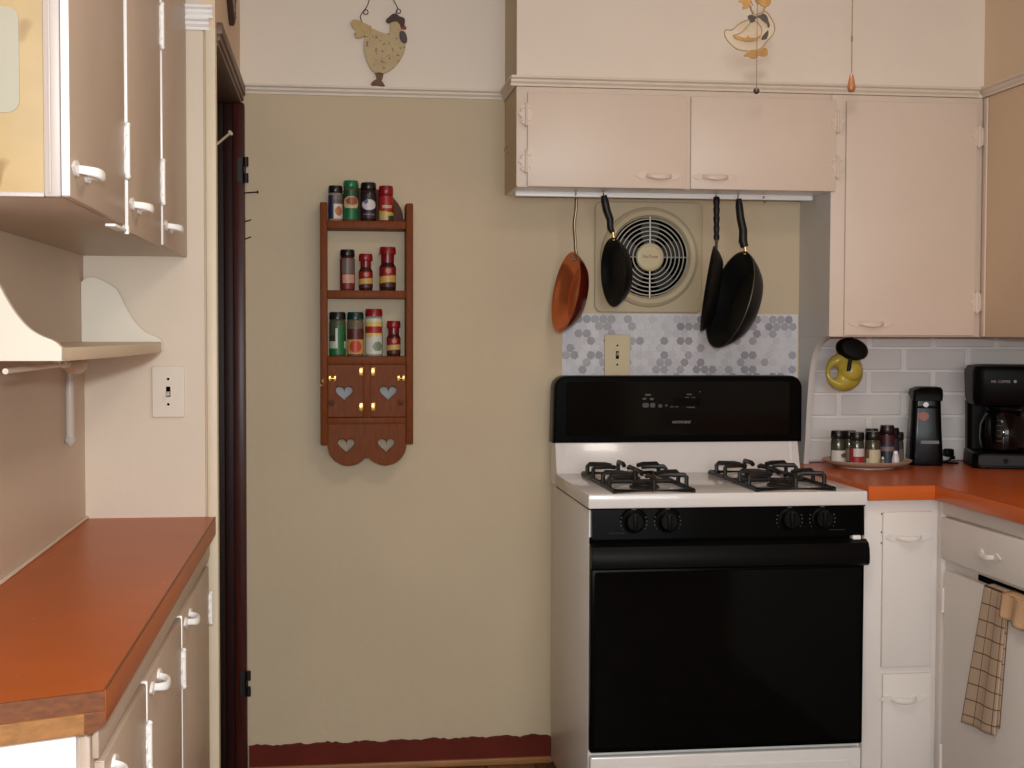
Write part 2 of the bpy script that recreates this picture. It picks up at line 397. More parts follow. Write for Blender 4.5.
# white block tiles behind the right counter
b = MB().box(1.50, XR, YW - .004, YW - .0002, 0.93, 1.345, mi=1)
for r_ in range(6):
    z0 = 0.944 + r_ * 0.0735; z1 = min(z0 + .066, 1.342)
    x = (1.718 if r_ % 2 else 1.618) - 2 * .2165
    while x < XR:
        x0, x1 = max(x, 1.508), min(x + .20, XR - .002)
        if x1 - x0 > .02: b.box(x0, x1, YW - .009, YW - .003, z0, z1, .003, seg=1)
        x += .2165
struct(b.build('wall_tile', ['tile', 'grout']))

# ------------------------------------------------------------------ cabinet hardware
def pull(b, c, along, out, L=.1, mi=0, bow=.017):
    """painted bow pull: two pointed plates and a bowed strap"""
    c, a, o = Vector(c), Vector(along), Vector(out); up = Vector((0, 0, 1))
    for s in (-1, 1):
        e = c + a * s * L * .5
        pts = [(-.026, 0), (-.012, .008), (0, .011), (.012, .008), (.02, 0), (.012, -.008), (0, -.011), (-.012, -.008)]
        b.plate([[(x * -s, y) for x, y in pts]], .004, e + o * .002, a, up, mi=mi)
    pts = []
    for k in range(13):
        t = -1 + 2 * k / 12
        pts.append(c + a * t * L * .42 + o * (.004 + bow * (1 - t ** 4)) + up * (-.004 * (1 - t * t)))
    b.tube(pts, [.0048 + .0022 * (1 - abs(-1 + 2 * k / 12)) for k in range(13)], 10, flat=(1.2, .55), up=o, mi=mi)
    return b
def leaf_hinge(b, c, along, out, h=.055, w=.026, mi=0):
    c, a, o = Vector(c), Vector(along), Vector(out)
    for s in (-1, 1):
        pts = [(0, -h * .5), (w * .5, -h * .45), (w * .75, -h * .3), (w * .55, -h * .16), (w, 0), (w * .55, h * .16), (w * .75, h * .3), (w * .5, h * .45), (0, h * .5)]
        b.plate([[(x * s, y) for x, y in pts]], .0025, c + o * .0012, a, (0, 0, 1), mi=mi)
        for z in (-.3, .3): b.ball(c + a * s * w * .45 + o * .003 + Vector((0, 0, h * z)), .0025, mi, 8)
    b.cyl(c + o * .004 - Vector((0, 0, h * .48)), c + o * .004 + Vector((0, 0, h * .48)), .0042, n=10, mi=mi)
    b.ball(c + o * .004 + Vector((0, 0, h * .5)), .005, mi, 8); b.ball(c + o * .004 - Vector((0, 0, h * .5)), .005, mi, 8)
    return b

# ------------------------------------------------------------------ left upper cabinet
t = thing('wall_cabinet', 'tall worn beige wall cabinet with three doors hanging over the left counter', 'cabinet', (-0.58, 1.87, 1.53))
XF = -0.354
MB().box(XL, XF, 1.882, YA - .001, 1.532, 2.26, .002).build('body', 'paint_left', t)
MB().box(XL, -0.376, 1.870, 1.882, 1.538, 2.255, .001).build('end_panel', 'yellow_panel', t)['label'] = 'yellowed bare end panel'
b = MB().box(-0.376, XF, 1.866, 1.882, 1.532, 2.26, .003).box(-0.3695, -0.366, 1.864, 1.867, 1.537, 2.255, .001)
b.box(XL, -0.376, 1.868, 1.882, 1.532, 1.5385, .001)
b.build('end_frame', 'frame_paint', t)
MB().plate([rrect(-.1, .049, 0, .137, .016)], .002, (-0.455, 1.869, 1.641), (1, 0, 0), (0, 0, 1)).build('inset', 'inset', t)['label'] = 'pale rounded patch on the yellow end'
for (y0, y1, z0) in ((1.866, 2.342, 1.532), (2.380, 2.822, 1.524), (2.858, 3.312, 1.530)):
    dr = MB().box(XF, -0.342, y0, y1, z0, 2.25, .0025).box(XF + .001, -0.3425, y0 - .0012, y0 + .001, z0 + .002, 2.248, .0005, mi=1).build('door', ['paint_left', 'white_paint'], t)  # white strip paints in the light caught by each door's near edge
    pull(MB(), (-0.342, y0 + .075, 1.573), (0, 1, 0), (1, 0, 0), .085, bow=.024).build('handle', 'white_paint', dr)
    for zc in ((1.655, 1.965) if y1 < 3 else ()):
        leaf_hinge(MB(), (-0.342, y1 + .004, zc), (0, 1, 0), (1, 0, 0), .085, .014).build('hinge', 'white_paint' if y1 < 3 else 'paint_left', dr)
b = MB().box(-0.352, -0.336, 2.20, 2.31, 1.519, 1.5235, .001).box(-0.345, -0.337, 2.31, 2.365, 1.521, 1.5245, .001)
b.cyl((-0.338, 2.33, 1.516), (-0.338, 2.33, 1.53), .004)
b.build('latch', 'white_paint', t)

# ------------------------------------------------------------------ left base cabinet and counter
t = thing('base_cabinet', 'beige painted base cabinet with white end below the orange left counter', 'cabinet', (-0.58, 1.74, 0))
XB = -0.302
MB().box(XL, XB, 1.752, YA - .001, 0.0, 0.871, .002).build('body', 'paint_left', t)
MB().plate([[(-0.58, 1.612), (-0.316, 1.7195), (-0.316, 1.76), (-0.58, 1.76)]], .866, (0, 0, .433), (1, 0, 0), (0, 1, 0), .001).build('end_panel', 'white_paint', t)['label'] = 'white end panel'
b = MB().box(XB, -0.293, 1.752, YA - .002, 0.820, 0.871, .002).box(-0.316, XB, 1.742, 1.753, 0, 0.871, .002)
b.build('face_frame', 'paint_left', t)
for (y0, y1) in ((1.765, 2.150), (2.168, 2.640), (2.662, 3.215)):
    dr = MB().box(XB, -0.288, y0, y1, 0.07, 0.814, .003).box(XB + .001, -0.2885, y0 - .0012, y0 + .001, 0.072, 0.812, .0005, mi=1 if y0 > 2 else 0).build('door', ['paint_left', 'white_paint'], t)  # near edges of the farther doors painted white as if lit
    pull(MB(), (-0.288, y0 + .085 if y0 > 2 else 1.79, 0.79), (0, 1, 0), (1, 0, 0), .085, bow=.017).build('handle', 'white_paint', dr)
    for zc in (0.715, 0.2):
        leaf_hinge(MB(), (-0.288, y1 + .004, zc), (0, 1, 0), (1, 0, 0), .07, .014).build('hinge', 'white_paint', dr)
t = thing('countertop', 'worn orange laminate countertop on the left base cabinet', 'countertop', (-0.58, 1.7, 0.872))
b = MB().plate([[(-0.581, 1.60), (-0.281, 1.722), (-0.281, 3.3145), (-0.581, 3.3145)]], .0425, (0, 0, 0.8938), (1, 0, 0), (0, 1, 0), .002)
b.build('slab', 'counter', t)
MB().box(-0.2812, -0.2795, 1.724, 3.314, .8735, .9130, .0005).build('front_band', 'band_brown', t)['label'] = 'darker brown front edge'
MB().box(-0.2822, -0.2792, 1.7235, 3.314, .9132, .9156).build('edge_line', 'edge_wood', t)
u = Vector((0.3, 0.122, 0)).normalized(); n = Vector((u.y, -u.x, 0))
b = MB(); o0 = Vector((-0.581, 1.60, 0)) + n * .0045
b.plate([[(0, .892), (.322, .892), (.322, .9145), (0, .9145)]], .006, o0, u, (0, 0, 1), .001)
b.build('edge_band', 'edge_wood', t)['label'] = 'brown band on the near edge'
b = MB().plate([[(0, .867), (.296, .867), (.296, .8905), (0, .8905)]], .016, o0, u, (0, 0, 1), .001)
b.build('edge_strip', 'wood_strip', t)['label'] = 'bare wood strip under the near edge'
MB().plate([[(.2965, .868), (.303, .864), (.309, .868), (.322, .875), (.322, .8905), (.2965, .8905)]], .01, o0, u, (0, 0, 1), .001).build('corner_block', 'edge_wood', t)
# caulk line where counter meets wall
struct(MB().box(-0.5799, -0.572, 1.62, YA - .001, 0.9155, 0.9215, .002).build('trim_8', 'wall_cream'))

# ------------------------------------------------------------------ wall shelf
t = thing('wall_shelf', 'small cream wall shelf with curved ends above the left counter', 'shelf', (-0.58, 2.05, 1.312))
prof = [(0, 0), (.181, 0), (.181, .018), (.172, .028), (.15, .036), (.13, .05), (.108, .08), (.09, .118), (.078, .142), (.062, .152), (.04, .1645), (.02, .168), (0.006, .162), (0, .155)]
for yc in (2.09, 3.285):
    MB().plate([smooth(prof[:3], 0) + smooth(prof[2:], 2, False)[1:]], .017, (XL + .0015, yc, 1.313), (1, 0, 0), (0, 0, 1), .001).build('end_panel', 'shelf_paint', t)
ys = [2.10 + (3.275 - 2.10) * k / 24 for k in range(25)]
front = [(-0.400 + .034 * math.sin(PI * k / 24) ** .8, y) for k, y in enumerate(ys)]
MB().plate([[(XL + .001, 2.10)] + front + [(XL + .001, 3.275)]], .02, (0, 0, 1.3215), (1, 0, 0), (0, 1, 0), .001).build('shelf_board', 'shelf_board', t)
# rail under the shelf and the clear rod on the wall
t = thing('towel_bar', 'thin pale towel bar fixed beneath the cream wall shelf', 'towel bar', (-0.5, 2.1, 1.28))
MB().cyl((-0.485, 2.12, 1.296), (-0.485, 2.56, 1.296), .0045, n=12).cyl((-0.485, 2.56, 1.296), (-0.485, 2.60, 1.296), .007, n=12).build('bar', 'shelf_paint', t)
MB().box(-0.490, -0.480, 2.50, 2.515, 1.292, 1.3125, .002).build('bracket', 'shelf_paint', t)
MB().lathe([(.004, 0), (.014, .03), (.018, .10), (.018, .11), (.004, .12)], (-0.486, 2.60, 1.292), (0, 1, 0), 18).box(-0.492, -0.480, 2.66, 2.69, 1.30, 1.3115).build('end_cone', 'shelf_board', t)
t = thing('hanging_rod', 'slim clear rod hanging on the alcove wall below the cream shelf', 'rod', (-0.57, 3.0, 1.10))
MB().cyl((-0.568, 3.07, 1.125), (-0.568, 3.07, 1.285), .0095, n=14).build('rod', 'rod_clear', t)
MB().lathe([(.002, 0), (.012, .012), (.013, .018), (.0095, .022)], (-0.568, 3.07, 1.104), (0, 0, 1), 14).build('tip', 'rod_clear', t)
MB().box(-0.58, -0.560, 3.06, 3.08, 1.285, 1.31, .002).build('mount', 'shelf_board', t)

# ------------------------------------------------------------------ light switch, nails, ornament over the door
def wall_plate(name, label, cat, c, w, h, m, slots):
    t = thing(name, label, cat, (c[0], c[1], c[2]))
    MB().plate([rrect(-w / 2, w / 2, -h / 2, h / 2, .004)], .006, (c[0], c[1] - .003, c[2]), (1, 0, 0), (0, 0, 1), .002).build('plate', m, t)
    for z in (-.03, .03):
        MB().lathe([(.0032, 0), (.0032, .001), (.0015, .0018)], (c[0], c[1] - .0058, c[2] + z), (0, -1, 0), 10).build('screw', slots, t)
    b = MB().box(c[0] - .005, c[0] + .005, c[1] - .0065, c[1] - .005, c[2] - .012, c[2] + .012)
    b.build('slot', 'dark_slot', t)
    return t
t = wall_plate('light_switch', 'cream toggle light switch on the wall above the left counter', 'light switch', (-0.3875, YA, 1.2135), .072, .118, 'switch_plate', 'dark_slot')
MB().plate([[(0, -.005), (.011, -.006), (.012, -.002), (.0, .004)]], .007, (-0.3875, YA - .0055, 1.2105), (0, -1, 0), (0, 0, 1)).build('toggle', 'switch_plate', t)
t = wall_plate('wall_switch', 'ivory wall plate on the hexagon tiles above the stove', 'switch plate', (0.883, YW - .004, 1.285), .078, .125, 'ivory', 'dark_slot')
MB().plate([[(0, -.005), (.011, .002), (.012, .006), (.0, .005)]], .007, (0.883, YW - .0095, 1.287), (0, -1, 0), (0, 0, 1)).build('toggle', 'ivory', t)

def nail(p0, p1, r, head, m, label):
    b = MB().cyl(p0, p1, r, n=10); d = (Vector(p1) - Vector(p0)).normalized()
    if head: b.lathe([(r * 2.4, 0), (r * 2.4, .002), (r, .003)], Vector(p1), d, 12)
    return tag(b.build('nail', m, loc=p0), label, 'nail', None)
nail((-0.2745, YA + .01, 1.797), (-0.24, YA - .015, 1.822), .0028, True, 'nail_light', 'bright bent nail in the cream door casing')
nail((-0.2645, 4.205, 1.772), (-0.226, 4.195, 1.774), .002, True, 'black_metal', 'longest dark nail, with a head, in the brown door jamb')
nail((-0.2645, 4.205, 1.686), (-0.245, 4.195, 1.691), .0018, False, 'black_metal', 'short dark nail in the brown jamb, middle of three')
nail((-0.2645, 4.205, 1.633), (-0.246, 4.195, 1.640), .0018, False, 'black_metal', 'short dark nail in the brown jamb, lowest of three')

t = thing('wall_ornament', 'dark mottled ornament with a pointed tip on the wall above the doorway', 'ornament', (-0.278, 3.79, 2.18))
pts = [(.0, 0), (.03, .012), (.05, .05), (.06, .10), (.10, .16), (.15, .26), (-.22, .26), (-.20, .14), (-.13, .075), (-.06, .03)]
MB().plate([smooth(pts, 2)], .012, (-0.2712, 3.80, 2.18), (0, 1, 0), (0, 0, 1), .002).build('plaque', 'hen_dark', t)
mosaic_outline = smooth([(y * .96, z * .97 + .004) for y, z in pts], 2)
random.seed(5)
cols = ['ink_96_92_110', 'ink_70_80_70', 'ink_150_110_110', 'ink_60_44_36', 'ink_140_132_120']
for c in ((96, 92, 110), (70, 80, 70), (150, 110, 110), (60, 44, 36), (140, 132, 120)): flat(*c)
b = MB().plate([mosaic_outline], .003, (-0.2645, 3.80, 2.18), (0, 1, 0), (0, 0, 1), mi=3)
for k in range(34):
    z = random.uniform(.03, .25); lo = -.03 - .62 * z; hi = .02 + .45 * z
    y = random.uniform(lo, hi); q = random.uniform(.008, .016)
    b.plate([[(y + q * math.cos(a), z + q * 1.3 * math.sin(a)) for a in sorted(random.uniform(0, 2 * PI) for _ in range(6))]], .004, (-0.2635, 3.80, 2.18), (0, 1, 0), (0, 0, 1), mi=random.randrange(5))
b.build('mosaic', cols, t)

# ------------------------------------------------------------------ cabinets over the stove and to its right
YD = 3.948                      # door fronts
t = thing('wall_cabinet', 'short white two-door cabinet above the stove with pans hanging under it', 'cabinet', (XS, YS, 1.778))
b = MB().box(XS, 1.475, YS, YW - .0005, 1.78, ZC - .001, .0015).box(XS - .001, XS + .001, YS + .001, YW - .001, 1.781, ZC - .002, mi=1)
b.build('body', ['paint', 'wall_olive'], t)
MB().box(XS + .004, 1.474, YS + .004, YW - .002, 1.7785, 1.7802).box(XS + .015, 1.468, 4.095, 4.112, 1.7645, 1.779, .002).build('underside', 'white_paint', t)['label'] = 'underside whitened for bounced light'  # white sheet and strip paint in light bounced up from the stove
for (x0, x1, hx, px) in ((0.557, 1.030, 0.557, 0.945), (1.042, 1.486, 1.486, 1.115)):
    dr = MB().box(x0, x1, YD, YS - .0005, 1.778, 2.050, .003).build('door', 'paint', t)
    pull(MB(), (px, YD, 1.815), (1, 0, 0), (0, -1, 0), .09).build('handle', 'paint', dr)
    for zc in (1.85, 1.985):
        leaf_hinge(MB(), (hx + (-.004 if hx < 1 else .004), YD, zc), (1, 0, 0), (0, -1, 0), .06, .022).build('hinge', 'paint', dr)
def cup_hook(x, y, zt):
    b = MB().lathe([(.007, 0), (.006, .002), (.0025, .003)], (x, y, zt), (0, 0, -1), 12)
    pts = [(x, y, zt), (x, y, zt - .008)] + [(x, y - .008 + .010 * math.cos(a), zt - .018 + .010 * math.sin(a)) for a in [PI / 2 - .3 - k * .42 for k in range(10)]]
    return b.tube(pts, .0018, 8)
HOOKY = 4.06
for x in (0.719, 0.803, 1.150, 1.219, 1.300):
    cup_hook(x, HOOKY, 1.78).build('hook', 'steel', t)
b = MB().tube([(XS - .012 + .008 * math.cos(a), 4.085, 1.90 + .008 * math.sin(a)) for a in [k * .5 for k in range(12)]], .0016, 8)
b.cyl((XS, 4.085, 1.90), (XS - .006, 4.085, 1.90), .0016)
b.build('hook', 'steel', t)['label'] = 'small ring hook on the side'

t = thing('wall_cabinet', 'tall white single-door cabinet right of the stove, above the yellow-green ceramic', 'cabinet', (1.476, YS, 1.345))
MB().box(1.476, XRU - .001, YS, YW - .0005, 1.345, ZC - .001, .0015).box(1.4752, 1.4768, YS + .001, YW - .001, 1.3455, 1.778, mi=1).build('body', ['paint', 'side_shade_paint'], t)
dr = MB().box(1.518, 1.930, YD, YS - .0005, 1.349, 2.048, .003).build('door', 'paint', t)
pull(MB(), (1.600, YD, 1.385), (1, 0, 0), (0, -1, 0), .09).build('handle', 'paint', dr)
for zc in (1.45, 1.95):
    leaf_hinge(MB(), (1.934, YD, zc), (1, 0, 0), (0, -1, 0), .06, .022).build('hinge', 'paint', dr)
# side panel running down to the counter with a curved front edge
pf = [(YW - .005, .942), (4.178, .942), (4.166, 1.0), (4.158, 1.08), (4.146, 1.17), (4.128, 1.25), (4.098, 1.30), (4.05, 1.332), (4.0, 1.3445), (YW - .005, 1.3445)]
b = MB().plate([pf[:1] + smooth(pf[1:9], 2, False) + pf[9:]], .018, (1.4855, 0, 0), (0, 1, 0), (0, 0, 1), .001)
b.build('side_panel', 'side_shade_paint', t)['label'] = 'side panel reaching down to the counter with a curved front edge'
cup_hook(1.605, 4.11, 1.3445).build('hook', 'steel', t)

t = thing('wall_cabinet', 'beige cabinet face at the right edge, meeting the tall white cabinet in the corner', 'cabinet', (XRU, 1.5, 1.345))
MB().box(XRU, XR - .001, 1.5, YW - .012, 1.345, ZC - .001, .002).build('body', 'wall_peach', t)
MB().box(XRU - .012, XRU - .0005, 2.6, 3.52, 1.349, 2.048, .003).build('door', 'wall_peach', t)
MB().box(XRU - .006, XRU - .0003, YS - .035, YS - .013, 1.346, ZC - .004, .002).build('stile', 'paint', t)

# ------------------------------------------------------------------ stove
SX0, SX1 = 0.672, 1.433
t = thing('gas_stove', 'white gas stove with black oven door against the back wall', 'stove', (1.05, 3.9, 0))
b = MB().box(SX0, SX1, 3.578, 4.20, 0.02, 0.886, .006)
for x in (SX0 + .05, SX1 - .05):
    for y in (3.62, 4.15): b.cyl((x, y, 0), (x, y, .025), .018)
b.build('body', 'stove_side_lit', t)
# cooktop with rolled edges and shallow wells
b = MB().box(SX0 - .006, SX1 + .004, 3.55, 4.10, 0.889, 0.928, .0045, seg=2)
for cx in (0.847, 1.238):
    for cy in (3.68, 3.915): b.lathe([(.085, 0), (.082, .002), (.07, .0025), (.066, .0005)], (cx, cy, .9278), (0, 0, 1), 32)
b.build('cooktop', 'enamel', t)
MB().box(SX0 - .002, SX1 + .002, 3.562, 4.10, 0.8855, 0.8895).build('seam', 'dark_slot', t)
# backguard: white sloping apron and black glass
pr = [(4.085, .927), (4.095, .94), (4.125, 1.028), (4.20, 1.028), (4.20, .89), (4.10, .89)]
MB().plate([pr], SX1 - SX0 + .006, ((SX0 + SX1) / 2, 0, 0), (0, 1, 0), (0, 0, 1), .003).build('backguard_apron', 'enamel', t)
for x in (SX0 + .022, SX1 - .02): MB().cyl((x, 4.096, .93), (x, 4.126, 1.026), .008, .007).build('apron_rib', 'enamel', t)
ol = [(SX0 - .004, 1.024), (SX1 + .008, 1.024)] + arc(SX1 + .008 - .032, 1.217 - .032, .032, 0, 90, 6) + arc(SX0 - .0 + .032, 1.217 - .032, .032, 90, 180, 6)
g = MB().plate([ol], .085, (0, 4.1535, 0), (1, 0, 0), (0, 0, 1), .006).build('backguard', 'black_panel', t)
yf = 4.1535 - .0425
MB().plate([rrect(SX0 + .028, SX1 - .028, 1.04, 1.205, .012)], .002, (0, yf - .0008, 0), (1, 0, 0), (0, 0, 1)).build('control_glass', 'black_glass', g)
yk = yf - .0022
MB().box(1.035, 1.120, yk - .001, yk + .0008, 1.132, 1.155).build('clock_display', 'display', g)
keys = ((.955, 1.165, .018, .006), (.944, 1.153, .012, .006), (.967, 1.152, .012, .007), (.948, 1.133, .02, .014), (.97, 1.133, .016, .014), (.994, 1.131, .012, .010), (1.013, 1.132, .007, .006),
                       (1.030, 1.128, .012, .003), (1.046, 1.128, .012, .003), (1.085, 1.166, .016, .005), (1.078, 1.156, .013, .004), (1.098, 1.156, .013, .004), (1.08, 1.138, .014, .012), (1.1, 1.138, .014, .012), (1.09, 1.126, .026, .004))
for lo, hi in ((0, 1.06), (1.06, 2)):
  b = MB()
  ks = [q for q in keys if lo < q[0] < hi]
  b.box(min(q[0] for q in ks) - .012, max(q[0] for q in ks) + .012, yk, yk + .0006, 1.120, 1.172, mi=1)
  for (x, z, w_, h_) in ks:
    b.plate([rrect(x - w_ / 2 + .06, x + w_ / 2 + .06, z - h_ / 2 - .0, z + h_ / 2 - .0, min(w_, h_) * .3, 3)], .0008, (-.06, yk, 0), (1, 0, 0), (0, 0, 1))
  b.build('keypad', ['mark_dim', 'black_glass'], g)
MB().text('HOTPOINT', .0115, (1.062, yk + .0004, 1.080), (1, 0, 0), (0, 0, 1)).build('lettering', 'mark_grey', g)
MB().ball((1.118, yk, 1.174), .0016).build('indicator_light', 'mark_grey', g)
# burners and grates
for cx in (0.847, 1.238):
    for cy in (3.68, 3.915):
        MB().lathe([(.04, 0), (.042, .006), (.034, .010), (.034, .013), (.036, .016), (.03, .021), (.0, .022)], (cx, cy, .928), (0, 0, 1), 28, mis=[0, 0, 0, 1, 1, 1]).build('burner', ['burner', 'grate'], t)
    b = MB(); x0, x1, y0, y1 = cx - .107, cx + .107, 3.562, 4.03; zb, zt = .9345, .968
    r_ = .0062
    b.tube([(x0, y0, zb), (x1, y0, zb), (x1, y1, zb), (x0, y1, zb)], r_, 8, closed=True)
    b.tube([(x0, (y0 + y1) / 2, zb), (x1, (y0 + y1) / 2, zb)], r_, 8)
    for cy in (3.68, 3.915):
        ya, yb2 = cy - .098, cy + .098
        for sx in (-1, 1):
            xe = cx + sx * .107
            for dy in (-.045, .045):       # arched fingers from the long sides
                b.tube([(xe, cy + dy, zb), (xe, cy + dy, zt - .006), (xe - sx * .006, cy + dy, zt), (xe - sx * .05, cy + dy * .75, zt), (xe - sx * .068, cy + dy * .6, zt - .003)], [r_, r_, r_ * 1.1, r_ * 1.1, r_], 8, up=(0, 1, 0))
        for sy in (-1, 1):                 # and from the short sides
            ye = (y0 if sy < 0 else (y0 + y1) / 2) if cy < 3.8 else ((y0 + y1) / 2 if sy < 0 else y1)
            b.tube([(cx, ye, zb), (cx, ye, zt - .006), (cx, ye - sy * .006, zt), (cx, cy + sy * .045, zt), (cx, cy + sy * .03, zt - .004)], [r_, r_, r_ * 1.1, r_ * 1.1, r_], 8, up=(1, 0, 0))
    for sx in (-1, 1):                     # corner legs
        for yy in (y0, y1): b.cyl((cx + sx * .107, yy, .9283), (cx + sx * .107, yy, zb), .006)
    b.build('grate', 'grate', t)
# control panel and knobs
MB().plate([[(3.553, .808), (3.558, .885), (3.58, .885), (3.58, .808)]], .752, ((SX0 + SX1) / 2 + .001, 0, 0), (0, 1, 0), (0, 0, 1), .001).build('control_panel', 'black_panel', t)
for x in (.790, .882, 1.219, 1.311):
    k = MB().lathe([(.031, 0), (.031, .003), (.026, .006), (.023, .020), (.021, .023), (0, .0235)], (x, 3.5545, .853), (0, -1, .05), 28).box(x - .0055, x + .0055, 3.524, 3.552, .831, .875, .002).build('knob', 'black_plastic', t)
    b = annulus(MB(), [(.0315, .0), (.0315, .0008), (.0385, .0008), (.0385, .0)], (x, 3.5560, .853))
    b._mi(b.bm.faces, 1)
    for q in range(14):
        a = math.radians(-200 + q * 17)
        b.ball((x + .0355 * math.cos(a), 3.5545, .852 + .0355 * math.sin(a)), (.0017, .0012, .0017), 0, 6)
    b.box(x - .006, x + .006, 3.5540, 3.5562, .8855, .8875)
    b.build('dial_marks', [flat(104, 102, 100), 'black_panel'], k)
MB().text('PUSH TO TURN', .006, (1.352, 3.5535, .822), (1, 0, 0), (0, 0, 1)).build('lettering', 'mark_dim', t)
MB().text('PUSH TO TURN', .006, (.745, 3.5535, .822), (1, 0, 0), (0, 0, 1)).build('lettering', 'mark_dim', t)
MB().box(SX0 + .002, SX1 - .003, 3.57, 3.5785, .793, .81).build('door_gap_shade', 'dark_slot', t)  # black strip over the white body, painted in as the gap's shade
MB().box(1.395, 1.418, 3.545, 3.58, .796, .808, .003).build('latch_pin', 'white_paint', t)
# oven door
dr = MB().box(SX0 + .001, SX1 - .004, 3.546, 3.577, .236, .795, .006).build('oven_door', 'black_panel', t)
MB().plate([rrect(SX0 + .012, SX1 - .016, .25, .72, .008)], .003, (0, 3.5452, 0), (1, 0, 0), (0, 0, 1), .001).build('door_glass', 'black_glass', dr)
hp = [(3.547, .735), (3.532, .731), (3.524, .736), (3.522, .75), (3.525, .774), (3.532, .788), (3.547, .795)]
MB().plate([hp], SX1 - SX0 + .002, ((SX0 + SX1) / 2, 0, 0), (0, 1, 0), (0, 0, 1), .002).build('door_handle', 'black_plastic', dr)
dw = MB().box(SX0 + .003, SX1 - .005, 3.552, 3.577, .05, .224, .006).plate([rrect(SX0 + .04, SX1 - .04, .075, .19, .01)], .004, (0, 3.5515, 0), (1, 0, 0), (0, 0, 1), .0015).build('drawer', 'enamel', t)
MB().box(SX0 + .02, SX1 - .02, 3.60, 3.62, .02, .05).build('toe_plate', 'dark_slot', t)

# ------------------------------------------------------------------ exhaust fan
FX, FZ = 0.983, 1.592
t = thing('exhaust_fan', 'ivory wall exhaust fan with round grille above the stove', 'exhaust fan', (FX, YW, FZ))
MB().plate([rrect(FX - .170, FX + .168, FZ - .170, FZ + .170, .02), circle(FX, FZ, .127)], .012, (0, YW - .0065, 0), (1, 0, 0), (0, 0, 1), .003).build('mounting_plate', 'ivory_pale', t)
annulus(MB(), [(.158, .010), (.155, .020), (.145, .027), (.132, .026), (.126, .018), (.126, .008), (.150, .006)], (FX, YW, FZ)).build('bezel', 'ivory_pale', t)
MB().lathe([(.128, 0), (.128, .0035)], (FX, YW - .001, FZ), (0, -1, 0), 40).build('recess_shade', 'dark_slot', t)  # flat black disc standing in for the shade of the fan cavity
b = MB()
for k in range(5):
    a = 2 * PI * k / 5 + .3; u_ = Vector((math.cos(a), 0, math.sin(a))); v_ = Vector((-math.sin(a), 0, math.cos(a)))
    b.plate([smooth([(.03, -.012), (.09, -.035), (.112, -.02), (.112, .02), (.08, .03), (.03, .012)], 2)], .0015, Vector((FX, YW - .008, FZ)), u_, (v_ + Vector((0, .08, 0))).normalized())
b.build('fan_blades', 'fan_blade', t)
b = MB()
for r_ in (.055, .068, .081, .094, .107, .119):
    b.tube([(FX + r_ * math.cos(2 * PI * k / 48), YW - .022, FZ + r_ * math.sin(2 * PI * k / 48)) for k in range(48)], .0019, 6, closed=True, up=(0, 1, 0))
for a in (0, 90, 180, 270):
    ca, sa = math.cos(math.radians(a)), math.sin(math.radians(a))
    b.tube([(FX + .036 * ca, YW - .0205, FZ + .036 * sa), (FX + .127 * ca, YW - .0205, FZ + .127 * sa)], .0024, 6)
b.build('grille', 'grille', t)
hb = MB().lathe([(.044, 0), (.044, .006), (.040, .010), (.034, .011), (.033, .009), (0, .0095)], (FX, YW - .016, FZ), (0, -1, 0), 36).build('hub', 'ivory', t)
MB().text('NuTone', .014, (FX, YW - .0258, FZ + .001), (1, 0, 0), (0, 0, 1)).build('lettering', 'red_print', hb)

